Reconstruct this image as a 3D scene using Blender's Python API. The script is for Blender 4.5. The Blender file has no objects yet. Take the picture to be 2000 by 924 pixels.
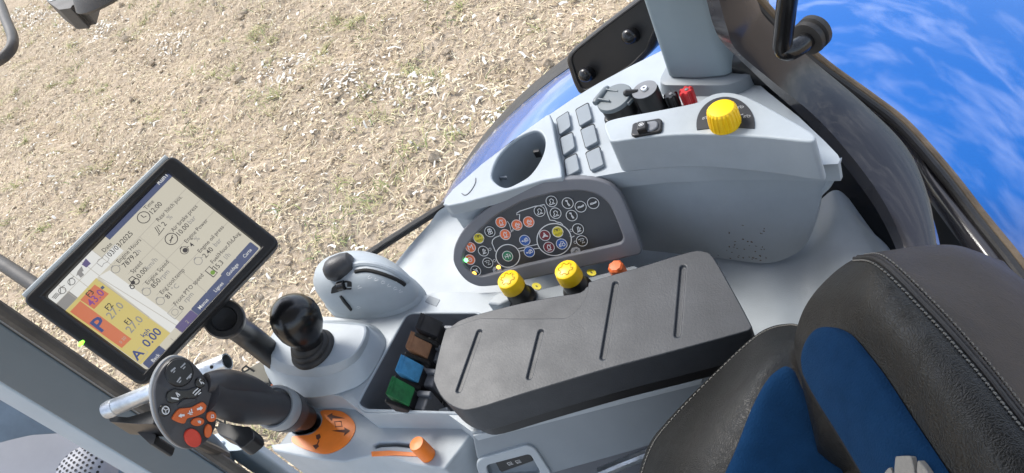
import bpy, bmesh, math, random
import numpy as np
from mathutils import Vector, Matrix

random.seed(7); rng = np.random.default_rng(7)
R = math.radians
scene = bpy.context.scene

# ------------------------------------------------------------------ camera
F = 1450.0                                   # focal length in pixels of a 2000 px wide frame
CAM = np.array([0.0, 0.0, 2.9])
az, pit, rol = R(27), R(41), R(31.7)
fd = np.array([-math.sin(az) * math.cos(pit), math.cos(az) * math.cos(pit), -math.sin(pit)])
r0 = np.cross(fd, [0, 0, 1]); r0 /= np.linalg.norm(r0); u0 = np.cross(r0, fd)
cr = math.cos(rol) * r0 - math.sin(rol) * u0
cu = math.sin(rol) * r0 + math.cos(rol) * u0
cam_data = bpy.data.cameras.new('camera')
cam = bpy.data.objects.new('camera', cam_data); scene.collection.objects.link(cam)
cam.matrix_world = Matrix(((cr[0], cu[0], -fd[0], CAM[0]), (cr[1], cu[1], -fd[1], CAM[1]),
                           (cr[2], cu[2], -fd[2], CAM[2]), (0, 0, 0, 1)))
cam_data.sensor_width = 36; cam_data.lens = 36 * F / 2000
cam_data.clip_start = 0.02; cam_data.clip_end = 2000
scene.camera = cam

# ------------------------------------------------------------------ sky, sun, exposure
SUN_EL, SUN_AZ = R(52), R(-52)               # azimuth measured from +y towards +x
sun_dir = Vector((math.sin(SUN_AZ) * math.cos(SUN_EL), math.cos(SUN_AZ) * math.cos(SUN_EL), math.sin(SUN_EL)))
world = bpy.data.worlds.new('World'); scene.world = world; world.use_nodes = True
wn = world.node_tree.nodes; wl = world.node_tree.links; wn.clear()
w_out = wn.new('ShaderNodeOutputWorld'); w_bg = wn.new('ShaderNodeBackground')
w_sky = wn.new('ShaderNodeTexSky'); w_sky.sky_type = 'NISHITA'; w_sky.sun_disc = False
w_sky.sun_elevation = SUN_EL; w_sky.sun_rotation = SUN_AZ
w_sky.air_density = 1.0; w_sky.dust_density = 2.0; w_sky.ozone_density = 1.0
w_tc = wn.new('ShaderNodeTexCoord'); w_map = wn.new('ShaderNodeMapping'); w_map.inputs['Scale'].default_value = (1, 1, 2.2)
w_no = wn.new('ShaderNodeTexNoise'); w_no.inputs['Scale'].default_value = 7.0; w_no.inputs['Detail'].default_value = 9; w_no.inputs['Roughness'].default_value = .62
w_no.inputs['Distortion'].default_value = 0.5
w_rm = wn.new('ShaderNodeMapRange'); w_rm.inputs['From Min'].default_value = 0.47; w_rm.inputs['From Max'].default_value = 0.74
w_mx = wn.new('ShaderNodeMix'); w_mx.data_type = 'RGBA'
wl.new(w_tc.outputs['Generated'], w_map.inputs['Vector']); wl.new(w_map.outputs[0], w_no.inputs['Vector'])
wl.new(w_no.outputs['Fac'], w_rm.inputs['Value']); wl.new(w_rm.outputs[0], w_mx.inputs['Factor'])
wl.new(w_sky.outputs[0], w_mx.inputs[6]); w_mx.inputs[7].default_value = (12.0, 12.1, 12.4, 1)
wl.new(w_mx.outputs[2], w_bg.inputs['Color']); w_bg.inputs['Strength'].default_value = 0.14
wl.new(w_bg.outputs[0], w_out.inputs['Surface'])
sd = bpy.data.lights.new('sun', 'SUN'); sd.energy = 2.2; sd.angle = R(20); sd.color = (1.0, 0.96, 0.9)
sun = bpy.data.objects.new('sun', sd); scene.collection.objects.link(sun)
sun.rotation_euler = (-sun_dir).to_track_quat('-Z', 'Y').to_euler(); sun.location = (0, 0, 20)
scene.view_settings.view_transform = 'Standard'; scene.view_settings.look = 'None'
scene.view_settings.gamma = 1; scene.view_settings.exposure = 1.02
scene.view_settings.use_curve_mapping = False

# ------------------------------------------------------------------ measuring helpers
def ray(x, y): return fd + cr * (x - 1000) / F - cu * (y - 462) / F
def P(x, y, z):
    """point at height z that is seen at photograph pixel x, y"""
    v = ray(x, y); return CAM + v * (z - CAM[2]) / v[2]
def PP(x, y, o, n):
    v = ray(x, y); return CAM + v * (np.dot(np.array(o) - CAM, n) / np.dot(v, n))
def unit(v): v = np.array(v, float); return v / np.linalg.norm(v)
def spline(pts, k=5, closed=True):
    p = [np.array(q, float) for q in pts]; n = len(p); out = []
    rng_ = range(n) if closed else range(n - 1)
    for i in rng_:
        if closed: a, b, c, d = p[i - 1], p[i], p[(i + 1) % n], p[(i + 2) % n]
        else: a, b, c, d = p[max(i - 1, 0)], p[i], p[i + 1], p[min(i + 2, n - 1)]
        for j in range(k):
            t = j / k
            out.append(0.5 * ((2 * b) + (c - a) * t + (2 * a - 5 * b + 4 * c - d) * t * t + (3 * b - a - 3 * c + d) * t ** 3))
    if not closed: out.append(p[-1])
    return out
def rounded(pts, rad, k=5):
    """round the corners of a polygon given as points (any dimension)"""
    p = [np.array(q, float) for q in pts]; n = len(p); out = []
    for i in range(n):
        a, b, c = p[i - 1], p[i], p[(i + 1) % n]
        la, lc = np.linalg.norm(a - b), np.linalg.norm(c - b); m = min(rad, la * .45, lc * .45)
        s = b + (a - b) / la * m; e = b + (c - b) / lc * m
        for j in range(k + 1):
            t = j / k; out.append((1 - t) ** 2 * s + 2 * t * (1 - t) * b + t * t * e)
    return out

# ------------------------------------------------------------------ materials
MATS = {}
def mat(name, col, rough=.5, metal=0, spec=.5, bump=0, bscale=200, var=0, vscale=8, coat=0, emit=None, estr=0, bdist=.002):
    m = bpy.data.materials.new(name); m.use_nodes = True; nt = m.node_tree; b = nt.nodes['Principled BSDF']
    b.inputs['Base Color'].default_value = (*col, 1); b.inputs['Roughness'].default_value = rough
    b.inputs['Metallic'].default_value = metal; b.inputs['Specular IOR Level'].default_value = spec
    b.inputs['Coat Weight'].default_value = coat; b.inputs['Coat Roughness'].default_value = .03
    tc = nt.nodes.new('ShaderNodeTexCoord')
    if var:
        no = nt.nodes.new('ShaderNodeTexNoise'); no.inputs['Scale'].default_value = vscale; no.inputs['Detail'].default_value = 6
        no.inputs['Roughness'].default_value = .62
        nt.links.new(tc.outputs['Object'], no.inputs['Vector'])
        rp = nt.nodes.new('ShaderNodeMapRange'); rp.inputs['From Min'].default_value = .3; rp.inputs['From Max'].default_value = .7
        rp.inputs['To Min'].default_value = 1 - var; rp.inputs['To Max'].default_value = 1 + var
        nt.links.new(no.outputs['Fac'], rp.inputs['Value'])
        mx = nt.nodes.new('ShaderNodeVectorMath'); mx.operation = 'SCALE'; mx.inputs[0].default_value = col
        nt.links.new(rp.outputs[0], mx.inputs['Scale']); nt.links.new(mx.outputs[0], b.inputs['Base Color'])
        rr = nt.nodes.new('ShaderNodeMapRange'); rr.inputs['From Min'].default_value = .3; rr.inputs['From Max'].default_value = .7
        rr.inputs['To Min'].default_value = rough + var * .35; rr.inputs['To Max'].default_value = max(rough - var * .35, .03)
        nt.links.new(no.outputs['Fac'], rr.inputs['Value']); nt.links.new(rr.outputs[0], b.inputs['Roughness'])
    if bump:
        n2 = nt.nodes.new('ShaderNodeTexNoise'); n2.inputs['Scale'].default_value = bscale; n2.inputs['Detail'].default_value = 3
        nt.links.new(tc.outputs['Object'], n2.inputs['Vector'])
        bp = nt.nodes.new('ShaderNodeBump'); bp.inputs['Strength'].default_value = bump; bp.inputs['Distance'].default_value = bdist
        nt.links.new(n2.outputs['Fac'], bp.inputs['Height']); nt.links.new(bp.outputs[0], b.inputs['Normal'])
    if emit:
        b.inputs['Emission Color'].default_value = (*emit, 1); b.inputs['Emission Strength'].default_value = estr
    MATS[name] = m
    return m
def s2l(r, g, b): return tuple(((c / 255) / 12.92 if c / 255 <= .04045 else ((c / 255 + .055) / 1.055) ** 2.4) for c in (r, g, b))

GREY = mat('light grey plastic', (.365, .408, .445), .47, bump=.35, bscale=800, var=.09, vscale=11, bdist=.0007)
GREY2 = mat('mid grey plastic', (.215, .247, .278), .5, bump=.25, bscale=900, var=.06, vscale=9, bdist=.0006)
LINER = mat('slate grey plastic', (.13, .14, .16), .5, bump=.2, bscale=800, var=.1, vscale=20, bdist=.0006)
FRAMEG = mat('frame grey plastic', (.17, .175, .195), .5, bump=.2, bscale=900, var=.06, vscale=12, bdist=.0006)
FACEG = mat('membrane dark grey', (.034, .036, .042), .42, bump=.1, bscale=900, var=.06, vscale=14, bdist=.0003)
PAD = mat('armrest foam', (.034, .038, .045), .5, spec=.5, bump=.18, bscale=480, var=.16, vscale=16, bdist=.0012)
BLK = mat('black plastic', (.012, .012, .013), .38, bump=.15, bscale=500, var=.1, vscale=30, bdist=.0005)
GBLK = mat('gloss black', (.008, .008, .009), .24, var=.1, vscale=30)
RUB = mat('black rubber', (.02, .019, .019), .6, bump=.3, bscale=300, var=.15, vscale=18, bdist=.001)
TANR = mat('dusty rubber', (.16, .115, .07), .75, bump=.4, bscale=150, var=.3, vscale=30)
BAND = mat('dark frame paint', (.030, .028, .033), .26, var=.08, vscale=6, coat=.3)
PIL = mat('pillar grey', (.22, .275, .31), .5, bump=.2, bscale=700, var=.05, vscale=6, bdist=.0006)
PILA = mat('front pillar shaded grey', (.080, .112, .136), .5, bump=.2, bscale=700, var=.06, vscale=6, bdist=.0006)  # shade on the pillar's inner face mixed into its colour
PILB = mat('lit pillar and bracket grey', (.34, .41, .47), .5, bump=.2, bscale=700, var=.06, vscale=6, bdist=.0006)  # light on the pillar's outer face mixed into the colour; bracket shares it
YEL = mat('yellow plastic', (.95, .60, .012), .38, var=.08, vscale=40)
ORA = mat('orange plastic', (.85, .21, .025), .42, var=.08, vscale=40)
ORA2 = mat('orange rubber', (.62, .12, .02), .5, var=.08, vscale=40)
ORB = mat('orange button', (.80, .16, .04), .45, var=.06, vscale=60)
RED = mat('red plastic', (.55, .025, .03), .35, var=.1, vscale=60)
REDB = mat('red rubber', (.60, .045, .02), .48, var=.1, vscale=60)
WHT = mat('white print', (.72, .73, .74), .5)
LGR = mat('grey print', (.40, .41, .43), .5)
CRM = mat('maroon button', (.17, .012, .02), .45)
GRN = mat('green button', (.012, .19, .09), .45)
BLU = mat('blue button', (.015, .09, .36), .45)
YBT = mat('yellow button', (.72, .60, .02), .45)
BBT = mat('black button', (.008, .008, .009), .4)
STEEL = mat('galvanised steel', (.52, .55, .58), .38, metal=.85, bump=.4, bscale=120, var=.22, vscale=40)
CHROME = mat('bright steel', (.7, .7, .7), .25, metal=1)
HOLE = mat('dark void', (.01, .01, .01), .8)
FLOORM = mat('floor mat', (.30, .335, .36), .7, bump=.3, bscale=120, var=.12, vscale=6)
HOODM = mat('pale engine panel', (.24, .245, .265), .55, var=.08, vscale=5)
BLUEG = mat('blue grey bracket', (.11, .145, .175), .55, var=.2, vscale=8)
CREAM = mat('cream sticker', (.60, .52, .40), .6, var=.06, vscale=30)
INK = mat('dark ink', (.03, .028, .025), .6)
DIRT = mat('brown dirt', (.13, .09, .055), .9, bump=.5, bscale=600)
LEVG = mat('lever green', (.02, .17, .055), .5, bump=.3, bscale=60, var=.45, vscale=50)
LEVB = mat('lever blue', (.06, .27, .50), .5, bump=.3, bscale=60, var=.3, vscale=50)
LEVR = mat('lever brown', (.30, .15, .08), .5, bump=.3, bscale=60, var=.2, vscale=70)
LEVK = mat('lever black', (.028, .028, .032), .5, bump=.3, bscale=60, var=.25, vscale=70)
ROCK = mat('rocker grey', (.17, .18, .20), .5, var=.12, vscale=60)
FENB = mat('blue fender paint', (.003, .088, .34), .045, spec=.5, var=.05, vscale=2.0, coat=.55)
CLOTH = mat('blue seat cloth', (.005, .036, .100), .95, spec=.15, bump=.7, bscale=700, var=.1, vscale=60, bdist=.0012)
THREAD = mat('stitch thread', (.20, .19, .17), .8)
EMBL = mat('cream emblem', (.33, .31, .28), .8, bump=.5, bscale=500)
def leather(name, col, r):
    m = mat(name, col, r, spec=.36, var=.2, vscale=7); nt = m.node_tree; b = nt.nodes['Principled BSDF']
    tc = nt.nodes.new('ShaderNodeTexCoord')
    vo = nt.nodes.new('ShaderNodeTexVoronoi'); vo.feature = 'DISTANCE_TO_EDGE'; vo.inputs['Scale'].default_value = 420
    no = nt.nodes.new('ShaderNodeTexNoise'); no.inputs['Scale'].default_value = 34; no.inputs['Detail'].default_value = 7
    nt.links.new(tc.outputs['Object'], no.inputs['Vector'])
    mxv = nt.nodes.new('ShaderNodeMix'); mxv.data_type = 'VECTOR'; mxv.inputs['Factor'].default_value = .04
    nt.links.new(tc.outputs['Object'], mxv.inputs[4]); nt.links.new(no.outputs['Color'], mxv.inputs[5])
    nt.links.new(mxv.outputs[1], vo.inputs['Vector'])
    pw = nt.nodes.new('ShaderNodeMath'); pw.operation = 'POWER'; pw.inputs[1].default_value = .45
    nt.links.new(vo.outputs['Distance'], pw.inputs[0])
    ad = nt.nodes.new('ShaderNodeMath'); ad.operation = 'MULTIPLY_ADD'; ad.inputs[1].default_value = .8
    nt.links.new(pw.outputs[0], ad.inputs[0])
    sc = nt.nodes.new('ShaderNodeMath'); sc.operation = 'MULTIPLY'; sc.inputs[1].default_value = 1.2
    nt.links.new(no.outputs['Fac'], sc.inputs[0]); nt.links.new(sc.outputs[0], ad.inputs[2])
    bp = nt.nodes.new('ShaderNodeBump'); bp.inputs['Strength'].default_value = .36; bp.inputs['Distance'].default_value = .0014
    nt.links.new(ad.outputs[0], bp.inputs['Height']); nt.links.new(bp.outputs[0], b.inputs['Normal'])
    return m
LEA = leather('black leather', (.0115, .0112, .0100), .36)
LEA2 = leather('plum grey leather', (.022, .0205, .023), .48)

def screen_mat(name, col, s=.42):
    m = mat(name, (.03, .03, .03), .3, spec=.6, emit=s2l(*col), estr=s); return m

# ------------------------------------------------------------------ mesh and object helpers
COL = scene.collection
BASE = {}
def thing(name, label, cat, base, group=None):
    o = bpy.data.objects.new(name, None); COL.objects.link(o); o.empty_display_size = .05
    o.location = base; o['label'] = label; o['category'] = cat
    if group: o['group'] = group
    BASE[o.name] = np.array(base, float); return o
def md(v, f): return ([np.array(q, float) for q in v], [list(q) for q in f])
def join(*ms):
    V, Fa = [], []
    for v, f in ms:
        k = len(V); V += list(v); Fa += [[i + k for i in q] for q in f]
    return V, Fa
def obj(name, data, m, parent=None, bevel=0, seg=3, smooth=True, sub=0, angle=35, cut=None, label=None, fix=True):
    v, f = data
    base = BASE[parent.name] if parent is not None else np.zeros(3)
    me = bpy.data.meshes.new(name)
    me.from_pydata([tuple(np.array(q) - base) for q in v], [], f); me.update()
    if fix:
        bm = bmesh.new(); bm.from_mesh(me); bmesh.ops.recalc_face_normals(bm, faces=bm.faces); bm.to_mesh(me); bm.free()
    me.materials.append(m if not isinstance(m, str) else MATS[m])
    o = bpy.data.objects.new(name, me); COL.objects.link(o)
    if cut:
        tmp = []
        for c in cut:
            cm = bpy.data.meshes.new('cutter'); cm.from_pydata([tuple(np.array(q) - base) for q in c[0]], [], c[1])
            bm = bmesh.new(); bm.from_mesh(cm); bmesh.ops.recalc_face_normals(bm, faces=bm.faces); bm.to_mesh(cm); bm.free()
            co = bpy.data.objects.new('cutter', cm); COL.objects.link(co); tmp.append(co)
            bo = o.modifiers.new('b', 'BOOLEAN'); bo.operation = 'DIFFERENCE'; bo.solver = 'EXACT'; bo.object = co
        dg = bpy.context.evaluated_depsgraph_get(); dg.update()
        nm = bpy.data.meshes.new_from_object(o.evaluated_get(dg))
        o.modifiers.clear(); o.data = nm; bpy.data.meshes.remove(me); me = nm; me.name = name
        for co in tmp: cmm = co.data; bpy.data.objects.remove(co); bpy.data.meshes.remove(cmm)
    if smooth:
        for p in me.polygons: p.use_smooth = True
        me.set_sharp_from_angle(angle=R(angle if not bevel else 60))
    if bevel:
        b = o.modifiers.new('bevel', 'BEVEL'); b.width = bevel; b.segments = seg; b.limit_method = 'ANGLE'; b.angle_limit = R(32)
        b.use_clamp_overlap = True
        if smooth:
            w = o.modifiers.new('wn', 'WEIGHTED_NORMAL'); w.keep_sharp = True
    if sub:
        s = o.modifiers.new('sub', 'SUBSURF'); s.levels = sub; s.render_levels = sub
    if parent is not None:
        o.parent = parent; BASE[o.name] = base
    else: BASE[o.name] = base
    if label: o['label'] = label
    return o
def tag(o, label, cat, group=None, kind=None):
    if label: o['label'] = label
    if cat: o['category'] = cat
    if group: o['group'] = group
    if kind: o['kind'] = kind
    return o
def prism(top, down):
    n = len(top); top = [np.array(q, float) for q in top]; dn = [q + np.array(down) for q in top]
    f = [list(range(n)), list(range(2 * n - 1, n - 1, -1))] + [[i, i + n, (i + 1) % n + n, (i + 1) % n] for i in range(n)]
    return top + dn, f
def rings(rs, cap0=True, cap1=True):
    n = len(rs[0]); V = [np.array(q, float) for r_ in rs for q in r_]; Fa = []
    for k in range(len(rs) - 1):
        for i in range(n):
            j = (i + 1) % n; Fa.append([k * n + i, k * n + j, (k + 1) * n + j, (k + 1) * n + i])
    if cap0: Fa.append(list(range(n - 1, -1, -1)))
    if cap1: Fa.append([(len(rs) - 1) * n + i for i in range(n)])
    return V, Fa
def basis(a):
    a = unit(a); t = np.array([0, 0, 1.0]) if abs(a[2]) < .9 else np.array([1.0, 0, 0])
    x = unit(np.cross(t, a)); return x, np.cross(a, x), a
def lathe(o, axis, prof, n=32, mod=None):
    """prof: (radius, height) pairs along the axis; mod(angle, k) scales the radius"""
    x, y, a = basis(axis); o = np.array(o, float); rs = []
    for k, (r_, h) in enumerate(prof):
        rs.append([o + a * h + (x * math.cos(t) + y * math.sin(t)) * r_ * (mod(t, k) if mod else 1)
                   for t in (2 * math.pi * i / n for i in range(n))])
    return rings(rs)
def tube(path, rad, n=14, flat=None, caps=True):
    """sweep; rad a number, a list, or list of (a, b); flat = fixed reference direction for b"""
    p = [np.array(q, float) for q in path]; rs = []; px_ = None
    for i, q in enumerate(p):
        t = unit(p[min(i + 1, len(p) - 1)] - p[max(i - 1, 0)])
        if flat is not None: y = unit(np.array(flat) - t * np.dot(flat, t)); x = np.cross(y, t)
        elif px_ is None: x, y, _ = basis(t)
        else: x = unit(px_ - t * np.dot(px_, t)); y = np.cross(t, x)
        px_ = x
        r_ = rad[i] if isinstance(rad, (list, tuple)) else rad
        a, b = r_ if isinstance(r_, (list, tuple)) else (r_, r_)
        rs.append([q + x * a * math.cos(w) + y * b * math.sin(w) for w in (2 * math.pi * k / n for k in range(n))])
    return rings(rs, caps, caps)
def box(c, ax, ay, az_, sx, sy, sz):
    c = np.array(c, float); V = []
    for k in (1, -1):
        for i, j in ((-1, -1), (1, -1), (1, 1), (-1, 1)):
            V.append(c + ax * sx / 2 * i + ay * sy / 2 * j + az_ * sz / 2 * k)
    return V, [[0, 1, 2, 3], [7, 6, 5, 4], [0, 4, 5, 1], [1, 5, 6, 2], [2, 6, 7, 3], [3, 7, 4, 0]]
EX, EY, EZ = np.eye(3)
def cm(p): # catmull-rom blend of 4 rows
    return p
class Surf:
    """smooth surface through a grid of points; eval by catmull-rom in both directions"""
    def __init__(s, grid): s.g = np.array(grid, float); s.n, s.m = s.g.shape[:2]
    @staticmethod
    def _w(t): return np.array([-.5 * t + t * t - .5 * t ** 3, 1 - 2.5 * t * t + 1.5 * t ** 3, .5 * t + 2 * t * t - 1.5 * t ** 3, -.5 * t * t + .5 * t ** 3])
    def ev(s, a, b):
        a = min(max(a, 0), s.n - 1); b = min(max(b, 0), s.m - 1)
        i = min(int(a), s.n - 2); j = min(int(b), s.m - 2); wa = s._w(a - i); wb = s._w(b - j); o = np.zeros(3)
        def get(p, q):
            # linear extrapolation past the border
            if p < 0: return 2 * get(0, q) - get(1, q)
            if p > s.n - 1: return 2 * get(s.n - 1, q) - get(s.n - 2, q)
            if q < 0: return 2 * s.g[p, 0] - s.g[p, 1]
            if q > s.m - 1: return 2 * s.g[p, s.m - 1] - s.g[p, s.m - 2]
            return s.g[p, q]
        for k in range(4):
            for l in range(4): o += wa[k] * wb[l] * get(i - 1 + k, j - 1 + l)
        return o
    def nrm(s, a, b, e=.02):
        n = np.cross(s.ev(a + e, b) - s.ev(a - e, b), s.ev(a, b + e) - s.ev(a, b - e)); n = unit(n)
        return n if np.dot(n, CAM - s.ev(a, b)) > 0 else -n
    def mesh(s, a0, a1, na, b0, b1, nb, off=0):
        V = []; Fa = []
        for i in range(na + 1):
            for j in range(nb + 1):
                a = a0 + (a1 - a0) * i / na; b = b0 + (b1 - b0) * j / nb; q = s.ev(a, b)
                if off: q = q + s.nrm(a, b) * off
                V.append(q)
        for i in range(na):
            for j in range(nb):
                k = i * (nb + 1) + j; Fa.append([k, k + 1, k + nb + 2, k + nb + 1])
        return V, Fa
def plane_frame(o, n, up):
    n = unit(n); v = unit(np.array(up) - n * np.dot(up, n)); return np.array(o, float), np.cross(v, n), v, n
def strip2d(pts, w, closed=False):
    """2D polyline to a ribbon: (verts2d, faces)"""
    p = [np.array(q, float) for q in pts]; n = len(p); V = []; Fa = []
    for i in range(n):
        a = p[i - 1] if (i or closed) else p[i]; b = p[(i + 1) % n] if (i < n - 1 or closed) else p[i]
        t = b - a; t = t / (np.linalg.norm(t) + 1e-12); q = np.array([-t[1], t[0]]) * w / 2; V += [p[i] + q, p[i] - q]
    for i in range(n if closed else n - 1):
        j = (i + 1) % n; Fa.append([2 * i, 2 * j, 2 * j + 1, 2 * i + 1])
    return V, Fa
def lift(d2, o, u, v, n, h):
    return [o + u * q[0] + v * q[1] + n * h for q in d2[0]], d2[1]
def ell2(cx, cy, rx, ry, k=24, rot=0, a0=0, a1=2 * math.pi, closed=True):
    c, s = math.cos(rot), math.sin(rot); out = []
    m = k if closed else k + 1
    for i in range(m):
        t = a0 + (a1 - a0) * i / k; x, y = rx * math.cos(t), ry * math.sin(t); out.append((cx + x * c - y * s, cy + x * s + y * c))
    return out
def poly2(pts): return [np.array(q, float) for q in pts], [list(range(len(pts)))]
FONT_CACHE = {}
def text2(s, size, bold=0):
    """text as flat 2D verts and faces, baseline start at the origin"""
    key = (s, bold)
    if key not in FONT_CACHE:
        c = bpy.data.curves.new('t', 'FONT'); c.body = s; c.size = 1; c.resolution_u = 2; c.offset = bold
        o = bpy.data.objects.new('t', c); COL.objects.link(o)
        dg = bpy.context.evaluated_depsgraph_get(); dg.update()
        me = bpy.data.meshes.new_from_object(o.evaluated_get(dg))
        FONT_CACHE[key] = ([np.array(q.co[:2]) for q in me.vertices], [list(p.vertices) for p in me.polygons])
        bpy.data.objects.remove(o); bpy.data.curves.remove(c); bpy.data.meshes.remove(me)
    v, f = FONT_CACHE[key]
    return [q * size for q in v], f
def move2(d, dx, dy, rot=0, sx=1, sy=1):
    c, s = math.cos(rot), math.sin(rot)
    return [np.array([dx + (q[0] * sx) * c - (q[1] * sy) * s, dy + (q[0] * sx) * s + (q[1] * sy) * c]) for q in d[0]], d[1]
def PZ(pts, z): return [P(x, y, z) for x, y in pts]
def slabz(name, pts, z, thick, m, parent, bevel=.003, k=0, seg=3, cut=None, rad=0, label=None):
    if k: pts = spline(pts, k)
    top = PZ(pts, z)
    if rad: top = rounded(top, rad)
    return obj(name, prism(top, (0, 0, -thick)), m, parent, bevel=bevel, seg=seg, cut=cut, label=label)
# ================================================================== GROUND
def vnoise(x, y, s, seed):
    g = np.random.default_rng(seed).random((256, 256)); x = x / s; y = y / s
    i = np.floor(x).astype(int); j = np.floor(y).astype(int); a = x - i; b = y - j
    a = a * a * (3 - 2 * a); b = b * b * (3 - 2 * b)
    G = lambda p, q: g[p % 256, q % 256]
    return (G(i, j) * (1 - a) + G(i + 1, j) * a) * (1 - b) + (G(i, j + 1) * (1 - a) + G(i + 1, j + 1) * a) * b - .5
rowA, rowB = P(230, 66, 0)[:2], P(990, 215, 0)[:2]
rowd = unit(rowB - rowA); rown = np.array([-rowd[1], rowd[0]])
def gheight(x, y):
    s = (x - rowA[0]) * rown[0] + (y - rowA[1]) * rown[1]
    h = vnoise(x, y, .9, 1) * .05 + vnoise(x, y, .28, 2) * .036 + vnoise(x, y, .10, 3) * .030 + vnoise(x, y, .045, 4) * .022
    h += -.085 * np.exp(-((s - .30) / .15) ** 2) + .025 * np.exp(-((s - .02) / .15) ** 2)
    h += -.06 * np.exp(-((s + 1.75) / .2) ** 2) + .026 * np.sin(s * 2 * math.pi / .75 + vnoise(x, y, 2.2, 8) * 2)
    return h
def axis_coords(lo, hi, st, far):
    inner = np.arange(lo, hi, st); out = [inner]
    k = st * 2; a = lo; b = hi; L = []; Rr = []
    while b < far: b += k; Rr.append(b); a -= k; L.append(a); k *= 1.5
    return np.concatenate([np.array(L[::-1]), inner, np.array(Rr)])
gx = axis_coords(-13.5, 0.5, .036, 220); gy = axis_coords(1.2, 13.5, .036, 220)
X, Yg = np.meshgrid(gx, gy, indexing='ij'); Zg = gheight(X, Yg)
edge = np.clip((np.maximum(np.abs(X + 6.5) - 7.2, np.abs(Yg - 7.3) - 6.4)) / 3, 0, 1); Zg = Zg * (1 - edge)
nx, ny = X.shape
me = bpy.data.meshes.new('ground'); me.vertices.add(nx * ny)
me.vertices.foreach_set('co', np.stack([X, Yg, Zg], -1).reshape(-1).astype(np.float32))
idx = np.arange(nx * ny).reshape(nx, ny)
q = np.stack([idx[:-1, :-1], idx[1:, :-1], idx[1:, 1:], idx[:-1, 1:]], -1).reshape(-1)
nf = q.size // 4; me.loops.add(q.size); me.loops.foreach_set('vertex_index', q.astype(np.int32))
me.polygons.add(nf); me.polygons.foreach_set('loop_start', (np.arange(nf) * 4).astype(np.int32))
me.polygons.foreach_set('use_smooth', np.ones(nf, bool)); me.update(); me.validate()
def soil_material():
    m = bpy.data.materials.new('field soil'); m.use_nodes = True; nt = m.node_tree; b = nt.nodes['Principled BSDF']
    b.inputs['Roughness'].default_value = .95; b.inputs['Specular IOR Level'].default_value = .15
    tc = nt.nodes.new('ShaderNodeTexCoord')
    def noise(s, d=6):
        n = nt.nodes.new('ShaderNodeTexNoise'); n.inputs['Scale'].default_value = s; n.inputs['Detail'].default_value = d
        n.inputs['Roughness'].default_value = .65; nt.links.new(tc.outputs['Object'], n.inputs['Vector']); return n
    a = noise(1.1); f = noise(24)
    r1 = nt.nodes.new('ShaderNodeValToRGB'); e = r1.color_ramp.elements
    e[0].position = .28; e[0].color = (.24, .186, .130, 1); e[1].position = .72; e[1].color = (.51, .423, .318, 1)
    k = e.new(.5); k.color = (.39, .313, .227, 1)
    nt.links.new(f.outputs['Fac'], r1.inputs[0])
    r2 = nt.nodes.new('ShaderNodeMapRange'); r2.inputs['From Min'].default_value = .35; r2.inputs['From Max'].default_value = .65
    r2.inputs['To Min'].default_value = .85; r2.inputs['To Max'].default_value = 1.15; nt.links.new(a.outputs['Fac'], r2.inputs['Value'])
    v = nt.nodes.new('ShaderNodeVectorMath'); v.operation = 'SCALE'
    nt.links.new(r1.outputs[0], v.inputs[0]); nt.links.new(r2.outputs[0], v.inputs['Scale']); nt.links.new(v.outputs[0], b.inputs['Base Color'])
    n3 = noise(60, 5); bp = nt.nodes.new('ShaderNodeBump'); bp.inputs['Strength'].default_value = .8; bp.inputs['Distance'].default_value = .02
    nt.links.new(n3.outputs['Fac'], bp.inputs['Height']); nt.links.new(bp.outputs[0], b.inputs['Normal'])
    return m
me.materials.append(soil_material())
ground = bpy.data.objects.new('ground', me); COL.objects.link(ground)
ground['kind'] = 'structure'; ground['label'] = 'bare tan stubble field with wheel furrows beside the tractor'; ground['category'] = 'field'

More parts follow.
